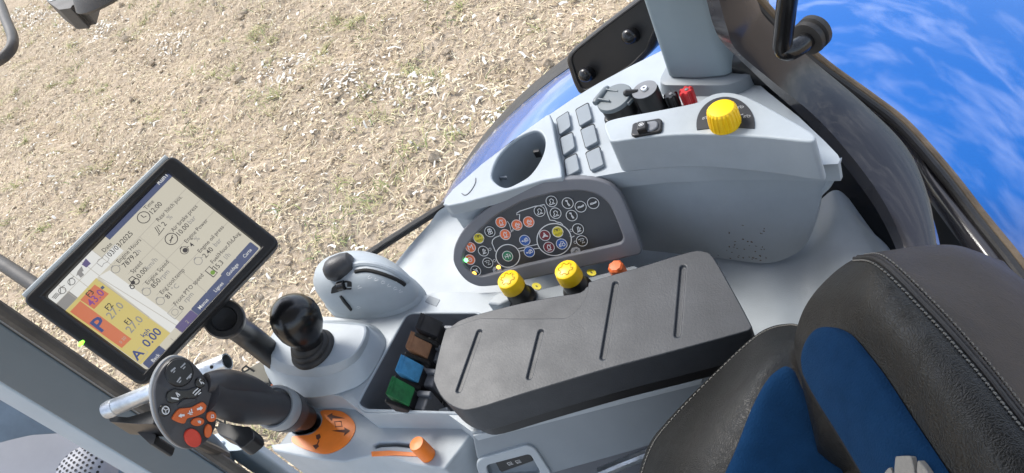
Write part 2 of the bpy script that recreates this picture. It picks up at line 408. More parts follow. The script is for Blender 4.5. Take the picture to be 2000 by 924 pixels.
def attr_material(name, rough=.85):
    m = bpy.data.materials.new(name); m.use_nodes = True; nt = m.node_tree; b = nt.nodes['Principled BSDF']
    a = nt.nodes.new('ShaderNodeAttribute'); a.attribute_name = 'tint'; nt.links.new(a.outputs['Color'], b.inputs['Base Color'])
    b.inputs['Roughness'].default_value = rough; b.inputs['Specular IOR Level'].default_value = .2
    return m
def ground_samples(n, bias=.6):
    """points on the field, denser towards the tractor like in the picture"""
    x = rng.uniform(-13.2, .4, n * 3); y = rng.uniform(1.4, 13.2, n * 3)
    d2 = np.sqrt(x * x + y * y + 8.4); keep = rng.random(n * 3) < (4.0 / d2) ** bias
    return x[keep][:n], y[keep][:n]
def blades(name, x, y, length, width, lift_, bend, tint, m, segs=2, stand=0.0):
    n = len(x); th = rng.uniform(0, 2 * math.pi, n)
    z = gheight(x, y); dx, dy = np.cos(th), np.sin(th); V = np.zeros((n, (segs + 1) * 2, 3)); cur = rng.normal(0, 1, n) * bend
    sl = rng.normal(0, .25, n) if not stand else rng.uniform(.5, 1.4, n) * stand
    for k in range(segs + 1):
        t = k / segs - (.5 if not stand else 0); ox = dx * length * t - dy * cur * length * (t * t); oy = dy * length * t + dx * cur * length * (t * t)
        zz = z + lift_ + length * sl * t + (np.sin(math.pi * (k / segs)) * length * .12)
        w = width * (1 if k in (0,) or not stand else 1 - .8 * k / segs) * .5
        tw = rng.normal(0, .4, n)
        V[:, 2 * k] = np.stack([x + ox - dy * w, y + oy + dx * w, zz + tw * w], -1)
        V[:, 2 * k + 1] = np.stack([x + ox + dy * w, y + oy - dx * w, zz - tw * w], -1)
    nv = (segs + 1) * 2
    b0 = (np.arange(n) * nv)[:, None, None] + (np.arange(segs) * 2)[None, :, None] + np.array([0, 1, 3, 2])[None, None, :]
    qf = b0.reshape(-1); nf = n * segs
    me = bpy.data.meshes.new(name); me.vertices.add(n * nv); me.vertices.foreach_set('co', V.reshape(-1).astype(np.float32))
    me.loops.add(qf.size); me.loops.foreach_set('vertex_index', qf.astype(np.int32)); me.polygons.add(nf)
    me.polygons.foreach_set('loop_start', (np.arange(nf) * 4).astype(np.int32)); me.update()
    at = me.attributes.new('tint', 'FLOAT_COLOR', 'POINT')
    cl = np.concatenate([np.repeat(tint, nv, 0), np.ones((n * nv, 1))], 1); at.data.foreach_set('color', cl.reshape(-1).astype(np.float32))
    me.materials.append(m); o = bpy.data.objects.new(name, me); COL.objects.link(o); o['kind'] = 'stuff'; return o
LITTER = attr_material('dry litter')
N1 = 105000; x, y = ground_samples(N1); n = len(x)
pal = np.array([(.52, .435, .295), (.415, .335, .22), (.60, .525, .395), (.32, .25, .16), (.51, .46, .285), (.215, .165, .105)])
t = pal[rng.choice(6, n, p=[.27, .24, .2, .13, .1, .06])] * rng.uniform(.84, 1.24, (n, 1))
o = blades('straw_litter', x, y, rng.gamma(3, .0135, n) + .012, rng.uniform(.003, .0105, n), .012, .9, t, LITTER)
tag(o, 'dry chopped straw and stalk litter strewn over the field soil', 'straw', kind='stuff')
# pale husk flakes, gathered along the rows
N2 = 2300; xa, ya = ground_samples(N2, .8); na = len(xa)
s = rng.uniform(-6, 9, 1500); of = rng.normal(0, .13, 1500) + np.where(rng.random(1500) < .75, 0, rng.normal(0, .4, 1500))
dens = (vnoise(s, s * 0, .55, 11) > -.02); s, of = s[dens], of[dens]
xb = rowA[0] + rowd[0] * s + rown[0] * of; yb = rowA[1] + rowd[1] * s + rown[1] * of
k = (xb > -13.2) & (xb < .4) & (yb > 1.4) & (yb < 13.2); x = np.concatenate([xa, xb[k]]); y = np.concatenate([ya, yb[k]]); n = len(x)
t = np.array([(.70, .67, .60)]) * rng.uniform(.75, 1.1, (n, 1))
o = blades('husk_flakes', x, y, rng.gamma(3.0, .011, n) + .010, rng.uniform(.008, .026, n), .022, .3, t, LITTER)
tag(o, 'bleached white husk flakes scattered and gathered in a row on the soil', 'husks', kind='stuff')
# green and yellowing tufts
cx, cy = ground_samples(420, .5); xs, ys = [], []
for a, b in zip(cx, cy):
    k = rng.integers(8, 34); sp = rng.uniform(.03, .10); xs.append(a + rng.normal(0, sp, k)); ys.append(b + rng.normal(0, sp, k))
x = np.concatenate(xs); y = np.concatenate(ys); n = len(x)
pal = np.array([(.27, .29, .11), (.40, .38, .18), (.20, .25, .10), (.48, .43, .22)])
t = pal[rng.choice(4, n, p=[.3, .3, .18, .22])] * rng.uniform(.8, 1.2, (n, 1))
o = blades('weed_tufts', x, y, rng.uniform(.05, .14, n), rng.uniform(.006, .012, n), .004, .9, t, LITTER, segs=3, stand=.45)
tag(o, 'small green and yellowing weed tufts growing between the straw', 'weeds', kind='stuff')
# dark clods
N3 = 700; x, y = ground_samples(N3, .5); ico = bmesh.new(); bmesh.ops.create_icosphere(ico, subdivisions=1, radius=1)
iv = np.array([v.co[:] for v in ico.verts]); iff = np.array([[v.index for v in f.verts] for f in ico.faces]); ico.free(); n = len(x)
sz = rng.gamma(3, .0065, n) + .006
V = iv[None] * (1 + rng.normal(0, .2, (n, len(iv), 1))) * sz[:, None, None] * np.array([1, 1, .7]) + np.stack([x, y, gheight(x, y) + sz * .3], -1)[:, None, :]
fa = (iff[None] + (np.arange(n) * len(iv))[:, None, None]).reshape(-1, 3)
me = bpy.data.meshes.new('soil_clods'); me.from_pydata(V.reshape(-1, 3).tolist(), [], fa.tolist())
me.materials.append(bpy.data.materials['field soil']); o = bpy.data.objects.new('soil_clods', me); COL.objects.link(o)
tag(o, 'crumbly soil clods lying among the straw of the field', 'clods', kind='stuff')

# ================================================================== REAR FENDER (blue)
FX, FZ, FR = .05, .525, 1.45
def fender_pt(a, y, dr):
    """a: angle from the top towards the front; y lateral; dr: radial offset"""
    r_ = FR + dr; return np.array([FX - math.sin(a) * r_, y, FZ + math.cos(a) * r_])
fend = thing('rear_fender', 'glossy blue rear wheel fender outside the cab glass', 'fender', (.2, 1.1, 0.0))
def y_in(x): return float(np.interp(x, [-.6, -.3, 0, .12, .22, .34, .6], [1.06, 1.03, .93, .80, .64, .50, .46]))
YO = 1.60
prof = [(0, -.10), (.008, -.03), (.03, 0), (.14, .008), (.3, .016), (.5, .02), (.7, .018), (.86, .008), (.95, -.004), (.985, -.02), (1.0, -.05), (.985, -.06), (.94, -.03), (.7, -.008), (.3, -.012), (.03, -.03), (.008, -.10)]
na_ = 64; A0, A1 = R(80), R(-72); rs = []; lip = []
for i in range(na_ + 1):
    a = A0 + (A1 - A0) * i / na_; xx = FX - math.sin(a) * FR; yi = y_in(xx)
    rs.append([fender_pt(a, yi + (YO - yi) * s, d + .003 * math.sin(i * .8 + s * 5) * math.exp(-((s - .45) / .3) ** 2)) for s, d in prof])
    lip.append([fender_pt(a, y, d) for y, d in ((YO - .012, -.010), (YO + .03, -.016), (YO + .085, -.03), (YO + .10, -.06), (YO + .09, -.08), (YO + .004, -.055))])
obj('panel', rings(rs), FENB, fend, angle=50)
obj('rubber_edge', rings(lip), RUB, fend, angle=50)

# ================================================================== CAB SHELL
flo = thing('cab_floor', 'pale grey cab floor below the control console', 'floor', (-.5, .2, 1.5))
flo['kind'] = 'structure'
obj('floor_panel', prism([np.array(q) for q in ((-1.9, -.7, 1.52), (-.98, .58, 1.52), (-.65, .74, 1.52), (.5, .5, 1.52), (.8, -.7, 1.52))], (0, 0, -.05)), FLOORM, flo, bevel=.004)

rf = thing('unseen_cab_roof', 'unseen grey lined cab roof added to shade the interior', 'roof', (-.3, 0, 3.2))  # out of view, added to cut skylight and raise interior contrast
rf['kind'] = 'structure'
obj('unseen_roof_lining', prism(rounded([np.array(q) for q in ((-1.25, -.80, 3.34), (-1.25, .60, 3.34), (-.55, .92, 3.34), (0, .95, 3.34), (.62, .62, 3.34), (.62, -.80, 3.34))], .12), (0, 0, -.10)), GREY, rf, bevel=.02)  # pale lining picked to bounce light back into the cab
# front pillar, shade and light put into the colours of its two faces
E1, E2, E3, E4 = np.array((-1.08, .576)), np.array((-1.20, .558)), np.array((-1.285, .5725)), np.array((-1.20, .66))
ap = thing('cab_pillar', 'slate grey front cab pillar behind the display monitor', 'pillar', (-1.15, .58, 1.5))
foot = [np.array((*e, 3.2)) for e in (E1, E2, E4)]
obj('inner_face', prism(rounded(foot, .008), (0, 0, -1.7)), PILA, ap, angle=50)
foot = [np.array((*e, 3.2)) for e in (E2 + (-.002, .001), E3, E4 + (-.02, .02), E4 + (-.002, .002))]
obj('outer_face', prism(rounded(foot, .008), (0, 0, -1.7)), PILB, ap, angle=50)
# seal along the pillar and the dark rail beyond it
sx = E1 + np.array((.004, .014))
obj('rubber_seal', tube([np.array((*sx, z)) for z in np.linspace(1.6, 3.2, 9)], .011, 10), mat('dusty seal', (.085, .075, .065), .7, bump=.3, bscale=200, var=.2, vscale=20), ap)
pr = thing('grab_rail', 'dark steel rail crossing behind the top corner of the monitor', 'rail', (-1.5, .9, 1.9))
pa = [P(-120, 445, 2.36), P(-20, 500, 2.34), P(60, 552, 2.325), P(95, 575, 2.315)]
obj('rail_tube', tube(spline(pa, 5, False), .013, 14), RUB, pr)

# rear pillar on the side console
cp = thing('cab_pillar', 'tall pale grey rear cab pillar rising from the side console', 'pillar', P(1360, 158, 2.27))
a, b = P(1303, 152, 2.27), P(1421, 150, 2.27); dv = unit(b - a); bk = np.array([-dv[1], dv[0], 0]);
c_ = b + dv * .035 + bk * .055
foot = [a, a + (b - a) * .5 - bk * .004, b, c_, c_ + bk * .05, a + bk * .10 + dv * .02]
top = [q + np.array((0, 0, 1.0)) for q in rounded(foot, .010)]
obj('pillar_trim', prism(top, (0, 0, -1.0)), PIL, cp, bevel=.004)
bb = [a - dv * .012 - bk * .012, b + dv * .012 - bk * .014, c_ + dv * .03, c_ + bk * .06, a + bk * .11 - dv * .015]
r1 = rounded(bb, .02); ctr = sum(r1) / len(r1)
dn = [ctr + (q - ctr) * 1.12 + np.array((0, 0, -.045)) for q in r1]
r1 = [q + np.array((0, 0, -.003)) for q in r1]
obj('pillar_foot', rings([[ctr + (q - ctr) * .93 + np.array((0, 0, .002)) for q in r1], r1, dn]), GREY2, cp, angle=50)

# black plate with two studs outside the window
o_, n_ = P(1190, 100, 2.29), unit((-.45, -.85, .25)); o_ = CAM + (o_ - CAM) * 1.13
bp_ = thing('bracket_plate', 'black plate with two round studs against the rear pillar', 'plate', o_ - np.array((0, 0, .12)))
pts = [(1104, 122), (1106, 108), (1118, 95), (1180, 45), (1250, -8), (1300, -45), (1330, -30), (1282, 80), (1276, 96), (1243, 130), (1178, 172), (1138, 188), (1128, 184), (1118, 165)]
tp = rounded([PP(x, y, o_, n_) for x, y in pts], .012)
obj('plate', prism(tp, tuple(-n_ * .05)), BLK, bp_, bevel=.012, seg=5)
ctr = sum(tp) / len(tp); rim = [ctr + (q - ctr) * .86 + n_ * .0005 for q in tp]
obj('raised_rim', tube(rim + [rim[0]], .0022, 6), RUB, bp_)
for (x, y) in ((1152, 143), (1237, 68)):
    q = PP(x, y, o_, n_); obj('stud', lathe(q, n_ + np.array((0, 0, .25)), [(.013, -.005), (.013, .014), (.011, .020), (.006, .023)], 20), GBLK, bp_, angle=50)

# side window glass, seal and sticker
gl = thing('side_window', 'clear curved side window between front pillar and console', 'window', (-.85, .72, 1.55))
gp = [(-1.055, .615), (-.94, .678), (-.80, .760), (-.66, .86), (-.50, .955), (-.36, 1.01), (-.27, 1.035)]
gp = spline([np.array(q) for q in gp], 4, False)
def glass_material():
    m = bpy.data.materials.new('window glass'); m.use_nodes = True; nt = m.node_tree; nt.nodes.clear()
    o = nt.nodes.new('ShaderNodeOutputMaterial'); mx = nt.nodes.new('ShaderNodeMixShader'); lw = nt.nodes.new('ShaderNodeLayerWeight'); lw.inputs['Blend'].default_value = .5
    pwr = nt.nodes.new('ShaderNodeMath'); pwr.operation = 'POWER'; pwr.inputs[1].default_value = 5; nt.links.new(lw.outputs['Facing'], pwr.inputs[0])
    fr = nt.nodes.new('ShaderNodeMath'); fr.operation = 'MULTIPLY_ADD'; fr.inputs[1].default_value = .9; fr.inputs[2].default_value = .035; nt.links.new(pwr.outputs[0], fr.inputs[0])
    tr = nt.nodes.new('ShaderNodeBsdfTransparent'); tr.inputs['Color'].default_value = (.985, .99, .985, 1)
    g = nt.nodes.new('ShaderNodeBsdfGlossy'); g.inputs['Roughness'].default_value = .02
    df = nt.nodes.new('ShaderNodeBsdfDiffuse'); df.inputs['Color'].default_value = (.6, .57, .52, 1)
    tcg = nt.nodes.new('ShaderNodeTexCoord'); ng = nt.nodes.new('ShaderNodeTexNoise'); ng.inputs['Scale'].default_value = 5; ng.inputs['Detail'].default_value = 8
    nt.links.new(tcg.outputs['Object'], ng.inputs['Vector']); rg_ = nt.nodes.new('ShaderNodeMapRange'); rg_.inputs['From Min'].default_value = .42; rg_.inputs['From Max'].default_value = .75; rg_.inputs['To Max'].default_value = .07
    nt.links.new(ng.outputs['Fac'], rg_.inputs['Value']); md_ = nt.nodes.new('ShaderNodeMixShader'); nt.links.new(rg_.outputs[0], md_.inputs[0])
    nt.links.new(tr.outputs[0], md_.inputs[1]); nt.links.new(df.outputs[0], md_.inputs[2])
    nt.links.new(fr.outputs[0], mx.inputs[0]); nt.links.new(md_.outputs[0], mx.inputs[1]); nt.links.new(g.outputs[0], mx.inputs[2])
    nt.links.new(mx.outputs[0], o.inputs['Surface']); return m
GLASS = glass_material()
V = [np.array((*q, z)) for q in gp for z in (1.56, 3.2)]; Fa = [[2 * i, 2 * i + 2, 2 * i + 3, 2 * i + 1] for i in range(len(gp) - 1)]
obj('glass_pane', (V, Fa), GLASS, gl)
# sticker glued on the outside of the pane, read from behind
g0, g1 = np.array((-.985, .653, 0)), np.array((-.86, .725, 0)); gd = unit(g1 - g0); gn = np.array((gd[1], -gd[0], 0))
so = np.array((-.94, .678, 2.0)) - gn * .006
q4 = [PP(x, y, so, gn) for x, y in ((395, 770), (520, 700), (600, 745), (600, 800), (470, 830))]
obj('sticker', prism(q4, tuple(-gn * .001)), CREAM, gl, smooth=False)
def on_sticker(d2, x, y, h=.0015, flip=True):
    o = PP(x, y, so, gn); u = gd; v = EZ
    return lift(d2, o, u, v, gn, h)
obj('sticker_print', join(on_sticker(move2(text2('PASZE', .034, .01), 0, 0, R(6), -1, 1), 500, 722),
                          on_sticker(move2(text2('MASZYNY', .034, .01), 0, 0, R(6), -1, 1), 546, 745)), INK, gl, smooth=False, fix=False)
obj('sticker_band', prism([PP(x, y, so, gn) + gn * .0008 for x, y in ((505, 772), (540, 735), (600, 770), (600, 800), (530, 800))], tuple(-gn * .0005)), ORB, gl, smooth=False)
obj('window_seal', tube([np.array((*(q + np.array((-.003, .006))), 2.14 - .06 * i / len(gp))) for i, q in enumerate(gp) if q[0] > -.70], .008, 8), RUB, gl)

# rear quarter frame: gloss black band, inner dark lining and dusty edge seal
qf = thing('window_frame', 'curved gloss black rear window frame edged with dusty rubber', 'window frame', (.25, .8, 1.5))
def band(name, A, B, m, th, k=6):
    a = spline([np.append(P(x, y, z), 0)[:3] for x, y, z in A], k, False); b = spline([P(x, y, z) for x, y, z in B], k, False)
    V = []; Fa = []; n = len(a)
    for i in range(n):
        mid = (a[i] + b[i]) / 2; t = unit(a[min(i + 1, n - 1)] - a[max(i - 1, 0)]); w = b[i] - a[i]; nn = unit(np.cross(t, w))
        if np.dot(nn, CAM - mid) < 0: nn = -nn
        V += [a[i], a[i] + w * .25 + nn * th * .25, a[i] + w * .75 + nn * th * .25, b[i], b[i] - nn * th, a[i] - nn * th]
    for i in range(n - 1):
        for j in range(6): Fa.append([i * 6 + j, i * 6 + (j + 1) % 6, (i + 1) * 6 + (j + 1) % 6, (i + 1) * 6 + j])
    Fa += [[0, 1, 2, 3, 4, 5], [(n - 1) * 6 + j for j in (5, 4, 3, 2, 1, 0)]]
    return obj(name, (V, Fa), m, qf, angle=55)
band('frame_band', [(1395, -40, 2.46), (1420, 55, 2.40), (1440, 100, 2.36), (1510, 160, 2.30), (1600, 235, 2.24), (1690, 340, 2.19), (1745, 430, 2.165), (1775, 520, 2.15), (1790, 640, 2.14)],
     [(1445, -60, 2.45), (1478, 0, 2.40), (1500, 40, 2.37), (1590, 120, 2.29), (1690, 205, 2.22), (1772, 290, 2.175), (1815, 390, 2.155), (1832, 500, 2.145), (1850, 640, 2.135)], BAND, .02)
band('frame_lining', [(1400, 40, 2.33), (1425, 130, 2.28), (1450, 160, 2.25), (1540, 230, 2.20), (1590, 310, 2.12), (1585, 400, 2.07), (1650, 470, 2.05), (1700, 540, 2.07), (1720, 660, 2.06)],
     [(1445, 20, 2.33), (1475, 90, 2.30), (1530, 180, 2.24), (1630, 250, 2.17), (1720, 350, 2.12), (1780, 440, 2.10), (1830, 500, 2.09), (1880, 580, 2.08), (1930, 700, 2.07)], GBLK, .015)
band('lower_band', [(1665, 190, 2.17), (1770, 285, 2.14), (1800, 340, 2.125), (1880, 450, 2.12), (1960, 560, 2.115), (2060, 720, 2.11)],
     [(1690, 195, 2.165), (1800, 295, 2.135), (1845, 350, 2.12), (1930, 455, 2.115), (2005, 555, 2.11), (2100, 710, 2.105)], BAND, .02)
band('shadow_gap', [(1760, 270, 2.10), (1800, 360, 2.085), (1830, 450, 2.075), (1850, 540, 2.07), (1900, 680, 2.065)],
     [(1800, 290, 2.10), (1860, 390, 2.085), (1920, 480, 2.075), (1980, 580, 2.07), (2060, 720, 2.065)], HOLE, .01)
sp = spline([P(x, y, z) for x, y, z in ((1440, -60, 2.43), (1482, 0, 2.37), (1540, 62, 2.31), (1610, 125, 2.24), (1700, 190, 2.18), (1770, 245, 2.15), (1850, 335, 2.13), (1920, 425, 2.12), (2000, 525, 2.115), (2100, 670, 2.11))], 6, False)
obj('edge_seal', tube(sp, .0065, 10), TANR, qf)
obj('inner_seal', tube([q + np.array((-.008, -.006, .004)) for q in sp], .006, 10), RUB, qf)

# window stay: bent black tube with a rubber stop
hd = thing('window_handle', 'bent black tubular window handle with a round rubber stop', 'handle', P(1550, 90, 2.40))
pa = [P(1548, -60, 2.52), P(1538, 0, 2.48), P(1531, 60, 2.44), P(1529, 92, 2.42), P(1540, 100, 2.414), P(1562, 90, 2.412), P(1584, 70, 2.41)]
obj('tube', tube(spline(pa, 6, False), .0098, 18), GBLK, hd)
kd = unit(P(1592, 60, 2.41) - P(1560, 92, 2.412))
obj('rubber_stop', lathe(P(1577, 76, 2.41), kd, [(.010, -.004), (.0175, -.002), (.0185, .003), (.0155, .005), (.0155, .007), (.0185, .009), (.0185, .015), (.016, .018)], 28), RUB, hd, angle=50)

# things beyond the front pillar
hp = thing('engine_panel', 'pale engine side panel seen past the front pillar', 'panel', (-2.2, .9, 1.2))
o_, n_ = P(60, 880, 1.25), unit((.35, -.35, .85))
obj('panel_sheet', prism(rounded([PP(x, y, o_, n_) for x, y in ((-160, 870), (-20, 862), (40, 848), (120, 838), (280, 930), (260, 1040), (-160, 1040))], .05), tuple(-n_ * .04)), HOODM, hp, bevel=.01)
br = thing('mudguard', 'blue grey mudguard edge standing above the pale engine panel', 'mudguard', (-2.2, .95, 1.4))
o_ = P(40, 810, 1.42); n_ = unit((.55, -.5, .6))
obj('guard_plate', prism(rounded([PP(x, y, o_, n_) for x, y in ((-160, 845), (-60, 820), (-15, 795), (10, 770), (30, 786), (120, 846), (60, 850), (25, 858), (-20, 870), (-160, 900))], .02), tuple(-n_ * .05)), BLUEG, br, bevel=.008)
eg = thing('exhaust_guard', 'perforated pale grey exhaust guard beside the front pillar', 'guard', (-1.75, .8, 1.3))
ca = P(165, 925, 1.42); rg = .085
prof_ = [(rg * .2, .06), (rg * .7, .05), (rg, .02), (rg, -.14)]
ax_ = unit((.25, -.15, .95)); obj('guard_dome', lathe(ca, ax_, prof_, 40), HOODM, eg, sub=0, angle=60)
obj('guard_band', lathe(ca, ax_, [(rg * 1.02, -.045), (rg * 1.1, -.05), (rg * 1.1, -.075), (rg * 1.02, -.08)], 40), BLUEG, eg)
xb_, yb_, zb_ = basis(ax_); hv = []
for i in range(-6, 7):
    for j in range(-6, 7):
        u_, v_ = (i + .5 * (j % 2)) * .0165, j * .0145; rr = math.hypot(u_, v_)
        if rr > rg * .92: continue
        hh = np.interp(rr, [rg * .2, rg * .7, rg], [.06, .05, .02]) + .0012
        sl_ = 0 if rr < rg * .2 else (-.01 / (rg * .5) if rr < rg * .7 else -.03 / (rg * .3))
        nn = unit(zb_ - (xb_ * u_ + yb_ * v_) / (rr + 1e-9) * sl_)
        q = ca + xb_ * u_ + yb_ * v_ + zb_ * hh; a_, b_, _ = basis(nn)
        hv.append(([q + (a_ * math.cos(t) + b_ * math.sin(t)) * .0046 for t in np.linspace(0, 2 * math.pi, 8, False)], [list(range(8))]))
oo = obj('vent_holes', join(*hv), HOLE, eg, smooth=False, fix=False); oo['kind'] = 'stuff'

# hose and bracket low beside the pillar
hs = thing('hose', 'blue grey hose rising from the floor beside the front pillar', 'hose', P(430, 924, 1.6))
obj('hose_tube', tube(spline([P(*q) for q in ((386, 855, 1.95), (404, 868, 1.92), (425, 890, 1.86), (440, 915, 1.80), (450, 960, 1.70), (455, 1040, 1.53))], 5, False), .022, 14), BLUEG, hs)
bk_ = thing('floor_bracket', 'small pale steel bracket with a bolt beside the hose', 'bracket', P(450, 870, 1.8))
o_ = P(445, 872, 1.84)
obj('bracket_plate', prism(rounded(PZ(((412, 850), (470, 835), (490, 868), (470, 880), (432, 882)), 1.84), .01), (0, 0, -.32)), PILB, bk_, bevel=.003)
obj('bolt', lathe(P(433, 867, 1.84), EZ, [(.008, 0), (.008, .006), (.004, .008)], 6), CHROME, bk_, smooth=False)

# mirror and lamp outside, at the top corner
mi = thing('mirror_arm', 'dusty black curved mirror frame outside the front window', 'mirror', P(20, 60, 2.5))
obj('mirror_frame', tube(spline([P(*q) for q in ((-60, -60, 2.54), (-10, -10, 2.53), (12, 40, 2.52), (25, 75, 2.51), (18, 100, 2.505), (-10, 122, 2.50), (-80, 150, 2.50))], 6, False), .0125, 12), RUB, mi)
la = thing('work_lamp', 'black exterior work lamp with a round dish above the field', 'lamp', P(190, -10, 2.5))
obj('housing', prism(rounded(PZ(((82, -60), (91, 2), (115, 19), (138, 16), (141, 10), (152, 8), (175, -60)), 2.56), .006), (0, 0, -.05)), RUB, la, bevel=.004)
obj('reflector', lathe(P(232, -34, 2.56), EZ, [(.03, .05), (.085, .03), (.102, 0), (.096, -.006), (.02, -.008)], 40), RUB, la, angle=50)
obj('lens', prism(rounded(PZ(((93, -12), (96, 2), (108, -1), (106, -14)), 2.5615), .003), (0, 0, -.001)), CHROME, la)
obj('lamp_stalk', tube([P(170, -60, 2.57), P(210, -70, 2.57), P(260, -120, 2.60), P(300, -240, 2.75)], .014, 12), BLK, la)
# ================================================================== SIDE CONSOLE (fixed to the cab wall)
sc = thing('side_console', 'pale grey moulded side console with cup holder and dial pod', 'console', (-.2, .8, 1.52))
# lower moulding: front wing that rises to the window, then the rear floor of the console
wing = Surf([[P(x, y, z) for x, y, z in row] for row in (
    [(768, 520, 2.075), (800, 480, 2.085), (838, 438, 2.10), (868, 405, 2.115), (960, 380, 2.12), (1100, 380, 2.12)],
    [(780, 535, 2.075), (812, 500, 2.08), (850, 460, 2.088), (890, 430, 2.095), (980, 420, 2.10), (1130, 420, 2.10)],
    [(815, 565, 2.073), (850, 535, 2.074), (885, 510, 2.076), (930, 490, 2.08), (1020, 470, 2.08), (1180, 450, 2.08)],
    [(850, 600, 2.07), (885, 580, 2.07), (920, 565, 2.07), (970, 555, 2.07), (1060, 535, 2.07), (1260, 500, 2.07)],
    [(870, 660, 2.06), (905, 640, 2.06), (950, 625, 2.06), (1000, 610, 2.06), (1090, 590, 2.06), (1290, 560, 2.06)])])
obj('front_wing', wing.mesh(0, 4, 24, 0, 5, 30), GREY, sc, fix=True, angle=80)
rear = Surf([[P(x, y, z) for x, y, z in row] for row in (
    [(1240, 455, 2.075), (1400, 470, 2.08), (1500, 465, 2.085), (1590, 400, 2.10), (1628, 372, 2.12), (1655, 385, 2.10), (1690, 430, 2.03)],
    [(1250, 492, 2.07), (1400, 512, 2.07), (1490, 520, 2.07), (1575, 480, 2.085), (1635, 420, 2.125), (1690, 440, 2.11), (1735, 490, 2.02)],
    [(1270, 560, 2.06), (1420, 575, 2.06), (1500, 575, 2.06), (1580, 545, 2.065), (1655, 480, 2.11), (1715, 470, 2.105), (1770, 520, 2.0)],
    [(1290, 640, 2.05), (1450, 650, 2.05), (1530, 650, 2.05), (1610, 630, 2.05), (1700, 570, 2.09), (1760, 550, 2.09), (1830, 600, 1.98)],
    [(1310, 740, 2.03), (1480, 750, 2.03), (1560, 750, 2.03), (1650, 740, 2.03), (1750, 680, 2.06), (1820, 660, 2.06), (1900, 700, 1.95)])])
obj('rear_floor', rear.mesh(0, 4, 26, 0, 6, 40), GREY, sc, angle=80)
# body under the mouldings that carries the console down to the floor
obj('plinth', prism([np.array(q) for q in ((-.66, .70, 2.03), (-.56, .86, 2.03), (-.20, .86, 2.03), (.10, .62, 2.0), (.04, .50, 1.98), (-.40, .56, 2.0))], (0, 0, -.51)), GREY2, sc, bevel=.01)
# driver-facing side panel
pa_, pb_, pc_ = P(1250, 488, 2.08), P(1490, 515, 2.08), P(1400, 320, 2.25)
wn_ = unit(np.cross(pb_ - pa_, pc_ - pa_)); wn_ = wn_ if wn_[1] < 0 else -wn_
wc = [((1060, 362), (1130, 480, 2.08)), ((1130, 351), (1190, 483, 2.08)), ((1210, 337), (1260, 489, 2.08)), ((1300, 327), (1350, 498, 2.08)), ((1400, 322), (1440, 509, 2.08)), ((1470, 320), (1490, 514, 2.08)),
      ((1520, 320), (1530, 507, 2.085)), ((1570, 321), (1571, 482, 2.10)), ((1605, 322), (1594, 432, 2.14)), ((1630, 321), (1601, 390, 2.178)), ((1637, 321), (1622, 366, 2.20)), ((1640, 320), (1634, 345, 2.222))]
tp_ = spline([P(*a, 2.236) for a, b in wc], 5, False); bt_ = spline([P(*b) for a, b in wc], 5, False)
wsurf = Surf([tp_, [a * .62 + b * .38 + wn_ * -.004 for a, b in zip(tp_, bt_)], [a * .25 + b * .75 - wn_ * -.001 for a, b in zip(tp_, bt_)], bt_])
nb_ = len(tp_) - 1; Vf, Ff = wsurf.mesh(0, 3, 9, 0, nb_, nb_)
nv = len(Vf); Vb = [q - wn_ * .012 for q in Vf]; rim = [j for j in range(nb_ + 1)] + [i * (nb_ + 1) + nb_ for i in range(1, 10)] + [9 * (nb_ + 1) + j for j in range(nb_ - 1, -1, -1)] + [i * (nb_ + 1) for i in range(8, 0, -1)]
obj('side_panel', (Vf + Vb, Ff + [[k + nv for k in q[::-1]] for q in Ff] + [[rim[k], rim[k] + nv, rim[(k + 1) % len(rim)] + nv, rim[(k + 1) % len(rim)]] for k in range(len(rim))]), GREY, sc, bevel=.002)
# shelf with the cup-holder hole
cup = spline([(960, 341), (973, 306), (1003, 275), (1040, 256), (1058, 260), (1065, 280), (1057, 310), (1036, 341), (1010, 358), (988, 366), (969, 358)], 5)
CZ = 2.268
cupw = PZ(cup, CZ)
cutter = prism([q + np.array((0, 0, .05)) for q in cupw], (0, 0, -.3))
sh = [(866, 400), (870, 388), (885, 370), (940, 322), (1010, 270), (1073, 224), (1120, 192), (1170, 162), (1230, 130), (1290, 100), (1350, 80), (1420, 90), (1465, 150), (1500, 180), (1560, 228), (1610, 275), (1636, 302), (1641, 312), (1637, 320), (1600, 322), (1500, 320), (1400, 322), (1300, 327), (1210, 337), (1130, 351), (1060, 362), (980, 383), (900, 405)]
slabz('shelf', sh, 2.25, .028, GREY, sc, bevel=.005, cut=[cutter])
cpl = [(866, 398), (872, 384), (888, 366), (940, 320), (1010, 266), (1068, 224), (1074, 222), (1079, 240), (1086, 280), (1096, 325), (1098, 346), (1060, 352), (980, 376), (905, 396), (875, 402)]
slabz('cup_surround', cpl, CZ, .02, GREY, sc, bevel=.007, seg=4, cut=[cutter])
cw = sum(cupw) / len(cupw)
def ringz(s, dz): return [cw + (q - cw) * s + np.array((0, 0, dz)) for q in cupw]
cupo = obj('cup_holder', rings([ringz(.999, -.004), ringz(.992, -.006), ringz(.985, -.02), ringz(.86, -.105), ringz(.97, -.112), ringz(.93, -.1), ringz(.965, -.02), ringz(.985, -.009)][:4] + [ringz(.80, -.110)], False, True), GREY2, sc, angle=70)
obj('clip_tab', box(P(984, 348, 2.245), unit(P(1000, 360, 2.2) - P(980, 362, 2.2)), EY, EZ, .012, .004, .006), GREY2, cupo, bevel=.001)
obj('clip_tab', box(P(1050, 300, 2.245), unit(P(1000, 360, 2.2) - P(980, 362, 2.2)), EY, EZ, .010, .006, .012), BLK, cupo, bevel=.001)
obj('moulded_mark', tube(spline([P(*q, CZ + .0004) for q in ((902, 378), (910, 381), (920, 372), (928, 358), (929, 348))], 5, False), .0008, 6), LINER, sc)
